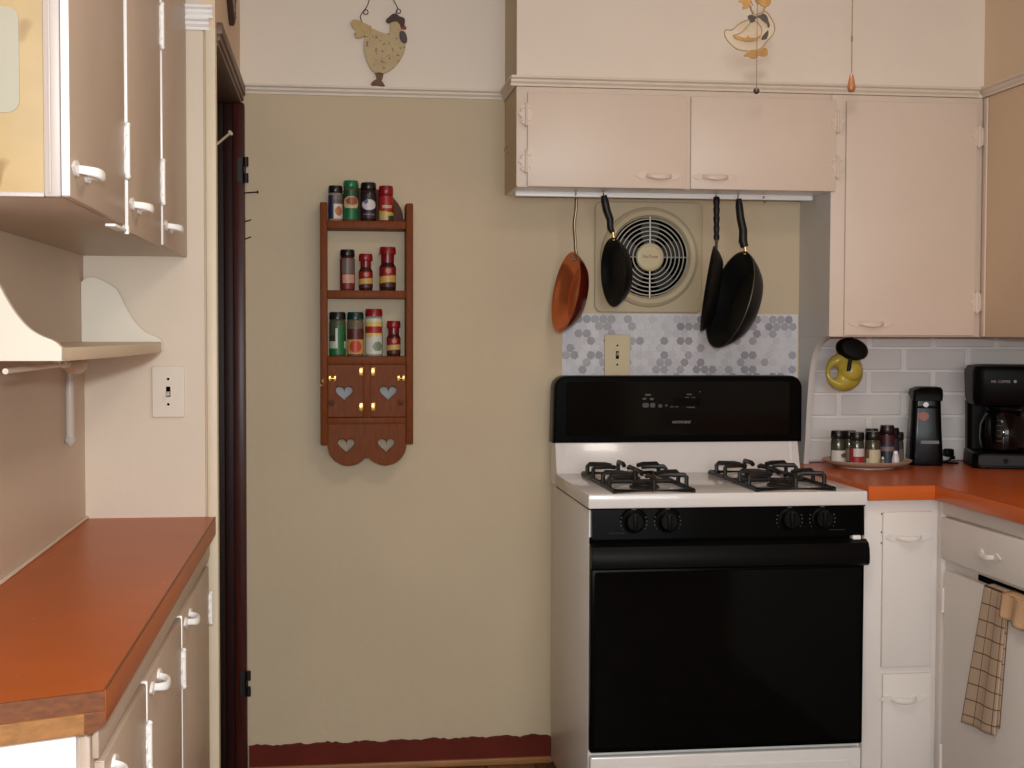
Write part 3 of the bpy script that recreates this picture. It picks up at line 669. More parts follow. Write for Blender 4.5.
# ------------------------------------------------------------------ hanging pans
def pan(name, label, centre, R, depth, hdir, ndir, hook, m_in, m_out, handle, group='pans hanging under the cabinet'):
    t = thing(name, label, 'pan', centre, group)
    h = Vector(hdir).normalized(); n = Vector(ndir); n = (n - h * n.dot(h)).normalized(); c = Vector(centre)
    rb = R * .72; th = .003
    prof_out = [(0.0001, -depth), (rb * .92, -depth), (rb, -depth + .003), (rb + (R - rb) * .45, -depth * .62), (R * .965, -depth * .2), (R, 0)]
    prof_in = [(R - .001, .0015), (R - th, 0), (R * .965 - th, -depth * .2), (rb + (R - rb) * .45 - th, -depth * .62 + th * .5), (rb - th, -depth + .003 + th), (0.0001, -depth + th)]
    body = MB().lathe(prof_out + prof_in, c, n, 56, mis=[1, 1, 1, 1, 1, 2, 2, 0, 0, 0, 0], cap=False).build('body', [m_in, m_out, 'pan_rim' if handle == 'stub' else m_in], t)
    top = c + h * (R - .002) - n * .008
    hk = Vector(hook)
    kind = handle
    if kind == 'wire':
        mid = top.lerp(hk, .5) + h.cross(n) * .0 + n * .006
        path = smooth([top - h * .012 - n * .01, top + h * .008, top + h * .03 + n * .004, mid, hk + Vector((0, 0, -.035)), hk + Vector((0, 0, -.004))], 2, False)
        ha = MB().tube(path, .0050, 10, flat=(1.4, .9)).build('handle', mat('aged_steel', (128, 108, 92), .3, .9), t)
        b = MB()
        for s in (-1, 1): b.ball(top - h * .02 + h.cross(n) * .012 * s - n * .0, .0045)
        b.build('rivet', 'steel', ha)
        lo = hk + Vector((0, 0, -.012))
    else:
        fer = top + (hk - top) * .14 if kind != 'stub' else top + (hk - top) * .10
        d = (hk - fer)
        path = [fer, fer + d * .12 + n * .004, fer + d * .35 - n * .002 , fer + d * .6 + n * .002, fer + d * .85 + n * .001, fer + d]
        rad = {'slim': [.0085, .0105, .0115, .0125, .0125, .009], 'stub': [.012, .014, .013, .0125, .012, .009], 'grip': [.008, .010, .0105, .011, .0115, .008]}[kind]
        if kind == 'grip':
            path = [fer + d * (k / 14) for k in range(15)]; rad = [.0085 + .0014 * math.sin(k * 2.1) + .002 * k / 14 for k in range(15)]
        ha = MB().tube(path, rad, 12, flat=(1.0, .95), up=tuple(n)).build('handle', 'handle_black', t)
        MB().tube([top - h * .006, top + (fer - top) * .5, fer + d * .03], .0058, 10, flat=(1.2, .8), up=tuple(n)).build('ferrule', 'brass' if kind != 'grip' else 'pan_rim', ha)
    return t
HK = 1.762
pan('frying_pan', 'copper-coloured frying pan hanging leftmost under the cabinet', (0.690, HOOKY, 1.476), .123, .043, (.165, 0, .986), (-.96, -.14, .16), (0.719, HOOKY - .008, HK), 'copper', 'maroon', 'wire')
pan('frying_pan', 'small black frying pan hanging in front of the exhaust fan', (0.832, HOOKY - .01, 1.536), .104, .036, (-.05, .02, 1), (-.96, -.15, -.05), (0.803, HOOKY - .008, HK + .004), 'nonstick', 'nonstick', 'slim')
pan('frying_pan', 'flat black pan seen edge-on, hanging just left of the biggest pan', (1.116, HOOKY - .035, 1.488), .131, .034, (.15, 0, .989), (-.97, .22, .15), (1.150, HOOKY - .008, HK + .004), 'nonstick', 'nonstick', 'grip')
pan('saute_pan', 'biggest deep black pan, rightmost of the hanging pans', (1.190, HOOKY - .02, 1.456), .153, .056, (.27, 0, .963), (-.93, -.12, .26), (1.219, HOOKY - .008, HK), 'nonstick', 'pan_out', 'stub')

# ------------------------------------------------------------------ spice rack
RX0, RX1, RY = -0.040, 0.238, 4.14
t = thing('spice_rack', 'brown wooden spice rack with heart cutouts hanging on the olive wall', 'spice rack', ((RX0 + RX1) / 2, YW, 0.95))
for x0, x1 in ((RX0, RX0 + .022), (RX1 - .022, RX1)):
    MB().box(x0, x1, RY, YW - .001, 1.016, 1.742, .003).build('side_panel', 'rack_wood', t)
for z0, z1 in ((1.664, 1.688), (1.456, 1.480), (1.258, 1.282)):
    MB().box(RX0 + .022, RX1 - .022, RY + .002, YW - .0015, z0, z1, .002).build('shelf', 'rack_wood', t)
xc = (RX0 + RX1) / 2
ol = [(RX0 + .024, 1.664), (RX1 - .024, 1.664), (RX1 - .024, 1.70)] + [(xc + .112 * math.cos(math.radians(a)), 1.702 + .092 * math.sin(math.radians(a))) for a in range(0, 181, 10)] + [(RX0 + .024, 1.70)]
MB().plate([ol], .010, (0, YW - .007, 0), (1, 0, 0), (0, 0, 1), .001).build('arched_back', 'rack_wood_dark', t)
MB().box(RX0 + .023, RX1 - .023, YW - .012, YW - .002, 1.10, 1.257).build('cupboard_back', flat(186, 184, 180), t)
MB().box(xc - .012, xc + .012, RY + .001, RY + .018, 1.098, 1.258, .002).build('centre_stile', 'rack_wood', t)
MB().box(RX0 + .022, RX1 - .022, RY + .001, YW - .002, 1.078, 1.098, .002).build('bottom_rail', 'rack_wood', t)
for (x0, x1, hx, hg, kn) in ((RX0 + .024, xc - .013, .027, xc - .018, -0.006), (xc + .013, RX1 - .024, .163, xc + .018, .200)):
    dr = MB().plate([[(x0, 1.101), (x1, 1.101), (x1, 1.256), (x0, 1.256)], heart(hx + (.004 if hx < .1 else 0), 1.174, .027)], .012, (0, RY + .007, 0), (1, 0, 0), (0, 0, 1), .0015).build('door', 'rack_wood', t)
    for z in (1.130, 1.236):
        MB().box(hg - .0062, hg + .0062, RY - .001, RY + .002, z - .012, z + .012, .0008).build('hinge', 'brass', dr)
    MB().lathe([(.006, 0), (.0055, .004), (.009, .008), (.009, .011), (0, .013)], (kn, RY + .001, 1.144), (0, -1, 0), 16).build('knob', 'rack_wood_dark', dr)
    b = MB()
    for dx in (0, .015): b.box(kn - .006 + dx - .004, kn - .006 + dx + .004, RY - .0015, RY + .002, 1.208, 1.224, .0008)
    b.cyl((kn - .008, RY - .003, 1.216), (kn + .012, RY - .003, 1.216), .002)
    b.build('clasp', 'brass', dr)
MB().tube([(RX0 + .012, RY, 1.218), (RX0 + .010, RY - .005, 1.216), (RX0 + .006, RY - .007, 1.208), (RX0 + .012, RY - .007, 1.202), (RX0 + .011, RY - .006, 1.194), (RX0 + .004, RY - .006, 1.194), (RX0 + .001, RY - .006, 1.198)], .0017, 8).build('hook', 'brass', t)
lob = [(RX0 + .024, 1.078)] + [(RX0 + .024, 1.02)] + arc(xc - .055, 1.016, .062, 185, 322, 14) + arc(xc + .055, 1.016, .062, 218, 355, 14) + [(RX1 - .024, 1.02), (RX1 - .024, 1.078)]
MB().plate([lob, heart(.037, 1.016, .027), heart(.157, 1.016, .027)], .012, (0, RY + .010, 0), (1, 0, 0), (0, 0, 1), .0015).build('apron', 'rack_wood', t)

# ------------------------------------------------------------------ spice jars
def jar(label, x, y, z, r, h, cap, body, fn, pal, neck=None, caph=.022, lab=(0.1, .8), group='spice jars in the wooden rack', cap2=None, hole=True):
    """fn(u,v) -> palette index or None, u,v in 0..1 over the front of the label"""
    t = thing('spice_jar', label, 'spice jar', (x, y, z), group)
    hb = h - caph
    if neck:
        zs = hb * .66
        pr = [(r * .9, 0), (r, .004), (r, zs), (r * .8, zs + .008), (r * .74, zs + .012), (r * .74, hb)]
        lab = (lab[0], zs / hb - .02)
    else:
        pr = [(r * .92, 0), (r, .004), (r, hb - .010), (r * .93, hb - .004), (r * .86, hb)]
    b = MB().lathe(pr, (x, y, z), n=28)
    b.build('jar', flat(*body, .15), t)
    c = MB().lathe([(r * .97, 0), (r, .001), (r, caph * .72), (r * .95, caph * .82), (r * .95, caph - .0015), (r * .9, caph), (0, caph)], (x, y, z + hb), n=32)
    c.build('lid', flat(*cap, .3), t)
    if neck:
        MB().lathe([(r * .79, 0), (r * .79, hb * .27)], (x, y, z + zs + .012), n=24).build('neck_band', flat(*neck, .3), t)
    nx, nz = 44, 32; bm_ = MB(); z0, z1 = z + hb * lab[0], z + hb * lab[1]; rr = r + .0006
    for i in range(nx):
        for j in range(nz):
            m_ = fn((i + .5) / nx, (j + .5) / nz)
            if m_ is None: continue
            q = []
            for di, dj in ((0, 0), (1, 0), (1, 1), (0, 1)):
                a = math.radians(-170 + 160 * (i + di) / nx); q.append(bm_.bm.verts.new((x + rr * math.cos(a), y + rr * math.sin(a), z0 + (z1 - z0) * (j + dj) / nz)))
            f = bm_.bm.faces.new(q); f.material_index = m_
    bmesh.ops.remove_doubles(bm_.bm, verts=bm_.bm.verts[:], dist=1e-6)
    bm_.build('label', [flat(*c_) for c_ in pal], t)
    return t
def oval(u, v, cu, cv, a, b): return ((u - cu) / a) ** 2 + ((v - cv) / b) ** 2 < 1
BLK = (22, 20, 20); RED = (138, 18, 27); YC = 4.178
S1, S2, S3 = 1.6882, 1.4802, 1.2822
jar('blue-labelled spice jar with black lid, leftmost on the top shelf of the rack', .006, YC, S1, .0215, .106, BLK, (150, 138, 120),
    lambda u, v: 0 if u < .34 else (2 if oval(u, v, .68, .32, .2, .2) else (1 if v < .62 and u > .4 else (3 if v > .8 else 4))), [(34, 42, 84), (214, 200, 190), (180, 110, 70), (110, 104, 100), (96, 84, 80)], lab=(.08, .92))
jar('green-capped spice jar, tallest on the top shelf of the rack', .0525, YC, S1, .0228, .122, (20, 112, 70), (96, 84, 62),
    lambda u, v: 0 if v < .36 else (3 if oval(u, v, .55, .62, .3, .14) else (2 if oval(u, v, .5, .55, .42, .24) else (1 if v > .8 else 4))), [(18, 104, 58), (28, 70, 44), (196, 178, 130), (150, 80, 60), (46, 52, 34)], lab=(.06, .93))
jar('dark spice jar with white oval label and black lid on the top shelf', .105, YC, S1, .0232, .117, BLK, (50, 30, 28),
    lambda u, v: (1 if oval(u, v, .52, .56, .36, .22) and not oval(u, v, .36, .7, .12, .1) else (2 if oval(u, v, .52, .56, .36, .22) else (3 if .12 < v < .18 and .25 < u < .8 else 0))), [(40, 28, 40), (214, 206, 206), (110, 104, 130), (120, 104, 110)], lab=(.1, .85))
jar('red-capped spice jar, rightmost on the top shelf of the rack', .158, YC, S1, .0218, .108, RED, (150, 24, 28),
    lambda u, v: (1 if v < .2 and u < .6 else (2 if v < .2 else (3 if v < .36 - .1 * (u - .5) else (1 if .5 < v < .62 and .3 < u < .8 else 0)))), [(158, 30, 30), (190, 170, 130), (46, 70, 50), (196, 176, 80)], caph=.028, lab=(.05, .95))
jar('black-lidded jar of red spice, leftmost on the middle shelf', .0415, YC, S2, .0222, .123, BLK, (112, 34, 28),
    lambda u, v: 0 if u < .2 else (1 if .2 < v < .48 and .25 < u < .9 else (2 if .25 < v < .4 else (3 if v > .5 else 0))), [(116, 34, 30), (196, 150, 130), (170, 50, 40), (108, 92, 88)], lab=(.05, .95))
ML = lambda u, v: (1 if v > .52 + .18 * (1 - abs(u - .5) * 2) * 0 + .1 * u and not oval(u, v, .52, .82, .14, .13) else (3 if oval(u, v, .52, .82, .14, .13) else (2 if v > .2 - .25 * (u - .5) ** 2 + .08 * u else 4)))
MP = [(40, 18, 16), (132, 24, 26), (200, 160, 84), (190, 110, 90), (70, 34, 26)]
jar('shortest red-capped jar on the middle shelf, in the middle', .0965, YC, S2, .0208, .111, RED, (62, 30, 24), ML, MP, neck=(122, 20, 27))
jar('largest red-capped jar on the middle shelf, at the right', .1625, YC, S2, .0250, .132, RED, (52, 28, 24), ML, MP, neck=(122, 20, 27))
jar('black-lidded jar with green and white label, leftmost on the lowest rack shelf', .0115, YC, S3, .0248, .133, (18, 26, 20), (74, 84, 66),
    lambda u, v: (0 if v < .2 or (u > .5 and v < .9 and u < .82) else (1 if v < .42 and (u < .42 or u > .82) else (2 if .42 < u < .5 and v < .8 else (3 if v < .6 else None)))), [(22, 104, 50), (186, 190, 170), (206, 206, 196), (52, 56, 40)], lab=(.05, .92))
jar('dark green lidded jar with orange leaf label on the lowest rack shelf', .0650, YC, S3, .0248, .133, (16, 50, 44), (110, 96, 78),
    lambda u, v: (2 if v < .46 and oval(u, v, .5, .24, .28, .2) else (1 if v < .46 else (0 if v < .82 else None))), [(84, 30, 24), (196, 150, 88), (186, 66, 36)], lab=(.06, .90))
jar('red-capped clear jar with yellow and white herb label on the lowest rack shelf', .1210, YC, S3, .0262, .143, RED, (146, 148, 134),
    lambda u, v: (4 if v < .4 and oval(u, v, .66, .22, .22, .14) else (1 if v < .44 + .12 * u and u > .1 else (2 if v < .6 else (3 if v < .78 else (2 if v < .92 else 1))))) if u < .88 else None, [(0, 0, 0), (206, 206, 196), (214, 190, 90), (160, 30, 40), (120, 140, 116)], lab=(.05, .94))
jar('small red-capped jar, rightmost on the lowest rack shelf', .1805, YC, S3, .0208, .107, RED, (66, 32, 26), ML, MP, neck=(122, 20, 27))

# ------------------------------------------------------------------ hen plaque
def hp_(u, v): return (0.021 + (u / 8.08) * .003012, 2.354 - (v / 8.08) * .002926)
t = thing('hen_plaque', 'speckled cream hen plaque hanging by wire on the back wall above the rail', 'wall decoration', (0.142, YW, 2.105))
def hplate(name, pts, m, th=.01, y=YW - .012, it=1):
    return MB().plate([smooth([hp_(*p_) for p_ in pts], it)], th, (0, y, 0), (1, 0, 0), (0, 0, 1), .0015).build(name, m, t)
hplate('body', [(410, 150), (440, 145), (480, 165), (500, 240), (530, 320), (520, 400), (480, 480), (420, 550), (340, 590), (270, 580), (225, 500), (198, 420), (195, 330), (215, 260), (260, 215), (320, 245), (400, 265), (412, 210)], 'hen_body')
hplate('tail', [(255, 205), (230, 195), (185, 175), (130, 150), (90, 160), (90, 195), (120, 225), (140, 240), (118, 262), (125, 295), (160, 298), (200, 275), (225, 290), (250, 250)], 'hen_tail', y=YW - .018, th=.008)
hplate('comb', [(375, 140), (400, 120), (430, 90), (460, 95), (480, 115), (515, 120), (525, 150), (510, 200), (490, 170), (465, 145), (430, 150), (400, 165), (378, 162)], 'hen_dark', y=YW - .018, th=.008)
hplate('beak', [(490, 170), (520, 180), (540, 208), (515, 212), (492, 200)], 'hen_red', y=YW - .016, th=.006, it=1)
hplate('wattle', [(488, 235), (520, 235), (540, 280), (540, 325), (515, 330), (490, 305), (484, 265)], 'hen_grey', y=YW - .02, th=.006)
hplate('leg', [(285, 580), (350, 580), (340, 630), (328, 645), (350, 670), (360, 695), (305, 680), (250, 685), (265, 655), (300, 640), (298, 610)], 'hen_leg', it=1)
def hw(pts): return [(hp_(*p_)[0], YW - .012, hp_(*p_)[1]) for p_ in pts]
loop = lambda cu, cv, r_: [(cu + r_ * math.cos(a), cv + r_ * math.sin(a)) for a in [PI + k * .6 for k in range(11)]]
b = MB().tube(hw(smooth([(178, 165), (160, 120), (180, 85)], 2, False) + loop(208, 78, 20) + smooth([(200, 60), (225, 20), (240, -40), (300, -160)], 2, False)), .0014, 6, up=(0, 1, 0))
b.tube(hw(smooth([(440, 110), (455, 80)], 1, False) + loop(475, 62, 18) + smooth([(470, 40), (450, 0), (430, -40), (300, -160)], 2, False)), .0014, 6, up=(0, 1, 0))
b.cyl((hp_(300, -160)[0], YW, hp_(300, -160)[1]), (hp_(300, -160)[0], YW - .02, hp_(300, -160)[1] + .003), .002)
b.build('hanger_wire', 'wire', t)

# ------------------------------------------------------------------ duck ornament and pull chains
YP = 2.55
def dp(u, v): return (.7275 + (u / 14.63) * .001997, 1.9856 - (v / 14.63) * .001852)
t = thing('duck_ornament', 'wire-outlined glass duck with dark bow hanging from the ceiling', 'ornament', (.78, YP, 1.87))
def dw(pts, y=YP): return [(dp(*p_)[0], y, dp(*p_)[1]) for p_ in pts]
body = [(75, 430), (150, 440), (210, 410), (260, 350), (330, 305), (400, 280), (450, 240), (520, 190), (600, 160), (660, 130), (740, 240), (785, 340), (790, 430), (750, 510), (680, 575), (640, 650), (560, 715), (450, 735), (330, 740), (230, 710), (150, 640), (85, 560), (65, 490)]
wing = [(180, 505), (260, 500), (330, 450), (390, 370), (440, 310), (500, 290), (560, 330), (600, 400), (600, 480), (560, 540), (480, 585), (390, 600), (290, 585), (210, 555)]
b = MB().tube(dw(smooth(body, 2)), .0011, 6, closed=True, up=(0, 1, 0)).tube(dw(smooth(wing, 2), YP - .001), .0009, 6, closed=True, up=(0, 1, 0))
b.tube(dw([(430, 60), (450, 130), (480, 190)]), .002, 6, up=(0, 1, 0)).tube(dw([(640, 80), (620, 140), (600, 180)]), .002, 6, up=(0, 1, 0))
head = smooth([(470, 60), (440, 0), (450, -120), (530, -200), (640, -190), (700, -100), (690, 0), (650, 90)], 2, False)
b.tube(dw(head), .0011, 6, up=(0, 1, 0))
b.build('outline', 'duck_outline', t)
def dplate(name, pts, m, y=YP - .001, it=2, th=.002): return MB().plate([smooth([dp(*p_) for p_ in pts], it)], th, (0, y, 0), (1, 0, 0), (0, 0, 1), .0005).build(name, m, t)
dplate('body_glass', body, 'duck_clear', y=YP, th=.002)
dplate('bow', [(500, 230), (450, 195), (400, 215), (400, 260), (440, 320), (490, 300), (510, 250), (560, 230), (600, 270), (640, 300), (670, 350), (700, 390), (715, 340), (690, 290), (680, 230), (640, 180), (580, 190), (530, 215)], 'duck_dark', it=1)
dplate('bow_tail', [(690, 420), (695, 470), (670, 550), (640, 560), (590, 565), (620, 500), (660, 450)], 'duck_dark', it=1)
dplate('wing_feathers', [(180, 505), (230, 520), (300, 540), (380, 550), (400, 510), (420, 550), (500, 540), (560, 510), (600, 480), (560, 545), (480, 590), (390, 605), (290, 590), (210, 560)], 'duck_yellow', y=YP - .002, it=1)
dplate('feet', [(360, 790), (410, 750), (440, 720), (560, 720), (620, 680), (680, 700), (690, 780), (670, 810), (600, 815), (560, 800), (520, 850), (450, 850), (420, 820), (340, 820)], 'duck_yellow', it=1)
dplate('bill', [(240, 5), (300, 20), (340, 40), (310, 130), (400, 100), (420, 60), (440, 0), (420, -60), (330, -40)], 'duck_yellow', it=1)
dplate('hat', [(500, 10), (560, 40), (620, 80), (690, 70), (730, 10), (720, -90), (640, -220), (520, -220), (480, -120)], 'duck_yellow', it=2)
b = MB().cyl((dp(560, -215)[0], YP, dp(560, -215)[1]), (dp(560, -215)[0], YP, CEIL), .0008, n=6).cyl((dp(560, -215)[0], YP, CEIL - .006), (dp(560, -215)[0], YP, CEIL), .006, n=10)
b.build('hanging_thread', 'wire', t)

def chain(name, label, x, y, zb, zt, step, r_):
    t = thing(name, label, 'pull chain', (x, y, zb))
    b = MB(); b.cyl((x, y, zb), (x, y, zt), r_ * .4, n=6)
    z = zb
    while z < zt - .002:
        b.ball((x, y, z), r_, 0, 6); z += step
    b.lathe([(.012, 0), (.012, -.004), (.003, -.006)], (x, y, CEIL), n=14)
    b.build('chain', 'bead', t)
    return t
t = chain('pull_chain', 'thin bead chain with dark ball passing in front of the duck ornament', 0.794, YP - .02, 1.8205, CEIL, .0042, .0012)
MB().ball((0.794, YP - .02, 1.8135), .0060, 0, 18).build('ball', 'ball_dark', t)
t = chain('pull_chain', 'bead pull chain with teardrop wooden knob above the tall white cabinet', 0.981, YP - .02, 1.846, CEIL, .0046, .0015)
MB().lathe([(.002, .0255), (.0034, .0225), (.0058, .012), (.0076, .0015), (.0072, -.0045), (.0046, -.009), (0, -.0098)], (0.981, YP - .02, 1.825), n=24).build('knob', 'knob_wood', t)
MB().box(0.9797, 0.9823, YP - .0213, YP - .0187, 1.912, 1.922).build('connector', 'bead', t)

# ------------------------------------------------------------------ right base cabinets and counter
t = thing('base_cabinet', 'narrow white base cabinet between the stove and the corner', 'cabinet', (1.44, 3.575, 0))
MB().box(1.4425, 1.662, 3.585, YW - .03, 0, 0.899, .0015).build('body', 'base_paint_daylit', t)
d1 = MB().box(1.492, 1.634, 3.573, 3.5845, .437, .866, .0025).build('door', 'base_paint_daylit', t)
pull(MB(), (1.563, 3.573, .797), (1, 0, 0), (0, -1, 0), .085).build('handle', 'base_paint_daylit', d1)
b = MB()
for z in (.86, .81, .78): b.ball((1.4905, 3.583, z), .002)
b.build('screws', 'dark_slot', t)
d2 = MB().box(1.497, 1.636, 3.573, 3.5845, .10, .418, .0025).build('door', 'base_paint_daylit', t)
pull(MB(), (1.555, 3.573, .35), (1, 0, 0), (0, -1, 0), .085).build('handle', 'base_paint_daylit', d2)
XC = 1.652
t = thing('base_cabinet', 'white base cabinet at the right edge with a checked towel over its door', 'cabinet', (XC, 3.0, 0))
MB().box(XC + .012, XR - .001, 1.5, 3.583, 0, .899, .0015).build('body', 'base_paint_daylit', t)
MB().box(XC, XC + .0125, 3.553, 3.584, 0, .899, .0015).box(XC, XC + .0125, 1.5, 3.553, .862, .899, .0015).build('face_frame', 'base_paint_daylit', t)
dw_ = MB().box(XC - .008, XC + .0125, 2.95, 3.545, .742, .856, .003).build('drawer', 'base_paint_daylit', t)
pull(MB(), (XC - .008, 3.268, .795), (0, 1, 0), (-1, 0, 0), .085, bow=.012).build('handle', 'base_paint_daylit', dw_)
dd = MB().box(XC - .010, XC + .006, 3.0, 3.515, .08, .714, .003).build('door', 'base_paint_daylit', t)
MB().box(XC + .0105, XC + .0125, 3.0, 3.36, .714, .730).build('gap_shade', 'dark_slot', t)  # dark strip laid on the carcass as the shade of the opening
for zc in (.63, .2): leaf_hinge(MB(), (XC - .006, 3.520, zc), (0, 1, 0), (-1, 0, 0), .06, .016).build('hinge', 'base_paint_daylit', dd)
t = thing('countertop', 'orange laminate corner countertop right of the stove', 'countertop', (1.7, 3.9, .90))
MB().plate([[(1.4425, 3.556), (1.632, 3.556), (1.632, 1.5), (XR - .001, 1.5), (XR - .001, YW - .0095), (1.4955, YW - .0095), (1.4955, 4.18), (1.4425, 4.18)]], .0395, (0, 0, .9205), (1, 0, 0), (0, 1, 0), .0015).build('slab', 'counter_right', t)
MB().box(1.4425, 1.6318, 3.5553, 3.5563, .9385, .9408).box(1.6312, 1.6325, 1.5, 3.5563, .9385, .9408).build('edge_line', 'edge_wood', t)['label'] = 'dark line along the front edge'
MB().box(1.4418, 1.4432, 3.56, 4.18, .903, .9398).build('side_edge', 'dark_slot', t)
struct(MB().box(1.50, XR - .001, YW - .0093, YW - .009, .9405, .943).build('trim_9', 'dark_slot'))
ZT = .9405
# towel over the door
def cloth(b, p_top0, p_top1, p_bot0, p_bot1, nx, nz, amp, waves, xo, uvs=None):
    grid = []
    for j in range(nz + 1):
        v = j / nz; row = []
        for i in range(nx + 1):
            u = i / nx
            a = Vector(p_top0).lerp(Vector(p_bot0), v); c = Vector(p_top1).lerp(Vector(p_bot1), v)
            q = a.lerp(c, u); q.x += xo - amp * (.4 + .6 * v) * (0.5 + .5 * math.sin(waves * 2 * PI * u + 1.0 + v * .8))
            row.append(b.bm.verts.new(q))
        grid.append(row)
    uvl = b.bm.loops.layers.uv.verify()
    for j in range(nz):
        for i in range(nx):
            f = b.bm.faces.new((grid[j][i], grid[j][i + 1], grid[j + 1][i + 1], grid[j + 1][i]))
            for l, (di, dj) in zip(f.loops, ((0, 0), (1, 0), (1, 1), (0, 1))):
                l[uvl].uv = ((i + di) / nx * uvs[0], (j + dj) / nz * uvs[1])
    return grid
t = thing('dish_towel', 'tan checked dish towel draped over the lower right cabinet door', 'towel', (XC, 3.2, .33))
def fold(name, m, c0, c1, c2, c3, nx, nz, amp, waves, uvs, th=.003):
    b = MB(); cloth(b, c0, c1, c2, c3, nx, nz, amp, waves, 0, uvs)
    o = b.build(name, m, t, angle=80); md = o.modifiers.new('thick', 'SOLIDIFY'); md.thickness = th; md.offset = 0
fold('front_fold', 'plaid', (XC - .014, 3.268, .718), (XC - .014, 3.150, .718), (XC - .016, 3.372, .338), (XC - .016, 3.200, .352), 36, 40, .008, 1.3, (3.3, 8.6))
fold('top_fold', 'plaid', (XC - .018, 3.268, .718), (XC - .018, 3.150, .718), (XC + .008, 3.268, .721), (XC + .008, 3.150, .721), 12, 4, 0, 1, (3.3, .4))
fold('rear_fold', 'plaid', (XC - .0135, 3.20, .70), (XC - .0135, 3.146, .70), (XC - .0135, 3.24, .36), (XC - .0135, 3.186, .375), 10, 30, .004, .5, (1, 8.2))
t = thing('dish_cloth', 'plain peach cloth folded over the cabinet door beside the checked towel', 'cloth', (XC, 3.1, .65))
fold('front_fold', 'cloth_tan', (XC - .018, 3.165, .718), (XC - .016, 2.99, .718), (XC - .026, 3.150, .664), (XC - .022, 2.99, .640), 20, 12, .012, 2.2, (1, 1), .004)
fold('top_fold', 'cloth_tan', (XC - .022, 3.165, .718), (XC - .020, 2.99, .718), (XC + .008, 3.165, .722), (XC + .008, 2.99, .722), 8, 4, 0, 1, (1, 1), .004)

# ------------------------------------------------------------------ things on the right counter
LX, LY = 1.640, 4.065
t = thing('turntable', 'round beige turntable crowded with spice bottles on the right counter', 'turntable', (LX, LY, ZT))
MB().lathe([(.085, 0), (.085, .004), (.02, .006)], (LX, LY, ZT), n=40).build('base', 'susan', t)
MB().lathe([(.02, .006), (.105, .007), (.132, .018), (.137, .024), (.134, .025), (.128, .020), (.10, .0115), (0, .0115)], (LX, LY, ZT), n=56).build('tray', 'susan', t)
ZJ = ZT + .0118
def bottle(label, dx, dy, r, h, cap, body, fn, pal, caph=.025, lab=(.08, .6), nm='spice jar'):
    return jar(label, LX + dx * 1.1, LY + dy, ZJ, r * 1.12, h * 1.1, cap, body, fn, pal, caph=caph, lab=lab, group='spice bottles on the turntable')
GL = (64, 64, 50)
bottle('leftmost turntable bottle, with white label and black lid', -.088, -.012, .0205, .094, BLK, GL, lambda u, v: (1 if oval(u, v, .7, .6, .2, .2) else 0), [(206, 200, 194), (110, 90, 80)], lab=(.06, .55))
bottle('turntable bottle with red and white label, at the front left', -.048, -.052, .0195, .092, BLK, GL, lambda u, v: (0 if v < .5 or u < .2 else 1), [(160, 34, 44), (208, 200, 194)], lab=(.04, .68))
bottle('turntable bottle with cream label, at the front middle', -.004, -.058, .0205, .094, BLK, (70, 66, 48), lambda u, v: (1 if u < .2 and v > .4 else 0), [(206, 192, 160), (120, 84, 60)], lab=(.05, .62))
bottle('green glass bottle behind the cream-labelled one on the turntable', .014, .0, .018, .098, BLK, (60, 84, 56), lambda u, v: 0, [(176, 168, 150)], lab=(.1, .5))
bottle('tallest dark bottle with a red-topped lid on the turntable', .044, -.040, .0195, .110, (40, 16, 20), (40, 26, 34), lambda u, v: (1 if v > .7 else (2 if .45 < v < .6 else 0)), [(44, 50, 70), (70, 30, 40), (130, 110, 110)], caph=.026, lab=(.05, .95))
bottle('second tallest dark bottle near the right of the turntable', .075, .002, .019, .100, BLK, (32, 28, 34), lambda u, v: (1 if v < .2 else 0), [(48, 44, 58), (90, 80, 84)], lab=(.1, .9))
bottle('short dark bottle at the right rim of the turntable', .102, .030, .017, .086, BLK, (70, 66, 56), lambda u, v: 0, [(110, 104, 96)], lab=(.1, .6))
bottle('brown bottle half hidden between the white-labelled and red-labelled turntable bottles', -.045, .02, .019, .092, BLK, (90, 80, 62), lambda u, v: 0, [(150, 120, 90)], lab=(.1, .6))
t = thing('salt_shaker', 'tiny white shaker at the front right of the turntable', 'shaker', (LX + .066, LY - .066, ZJ), None)
MB().lathe([(.011, 0), (.0125, .003), (.0115, .018), (.009, .030), (.007, .034)], (LX + .066, LY - .066, ZJ), n=20).build('body', flat(226, 218, 220, .25), t)
MB().lathe([(.0075, 0), (.008, .003), (.006, .009), (0, .011)], (LX + .066, LY - .066, ZJ + .034), n=16).build('cap', 'white_paint', t)
t = thing('salt_shaker', 'tiny clear shaker with bright cap between the turntable bottles', 'shaker', (LX + .016, LY - .088, ZJ), None)
MB().lathe([(.008, 0), (.009, .003), (.008, .014), (.006, .020)], (LX + .016, LY - .088, ZJ), n=16).build('body', flat(120, 96, 80, .15), t)
MB().lathe([(.0055, 0), (.006, .003), (.004, .008), (0, .009)], (LX + .016, LY - .088, ZJ + .020), n=14).build('cap', 'steel', t)

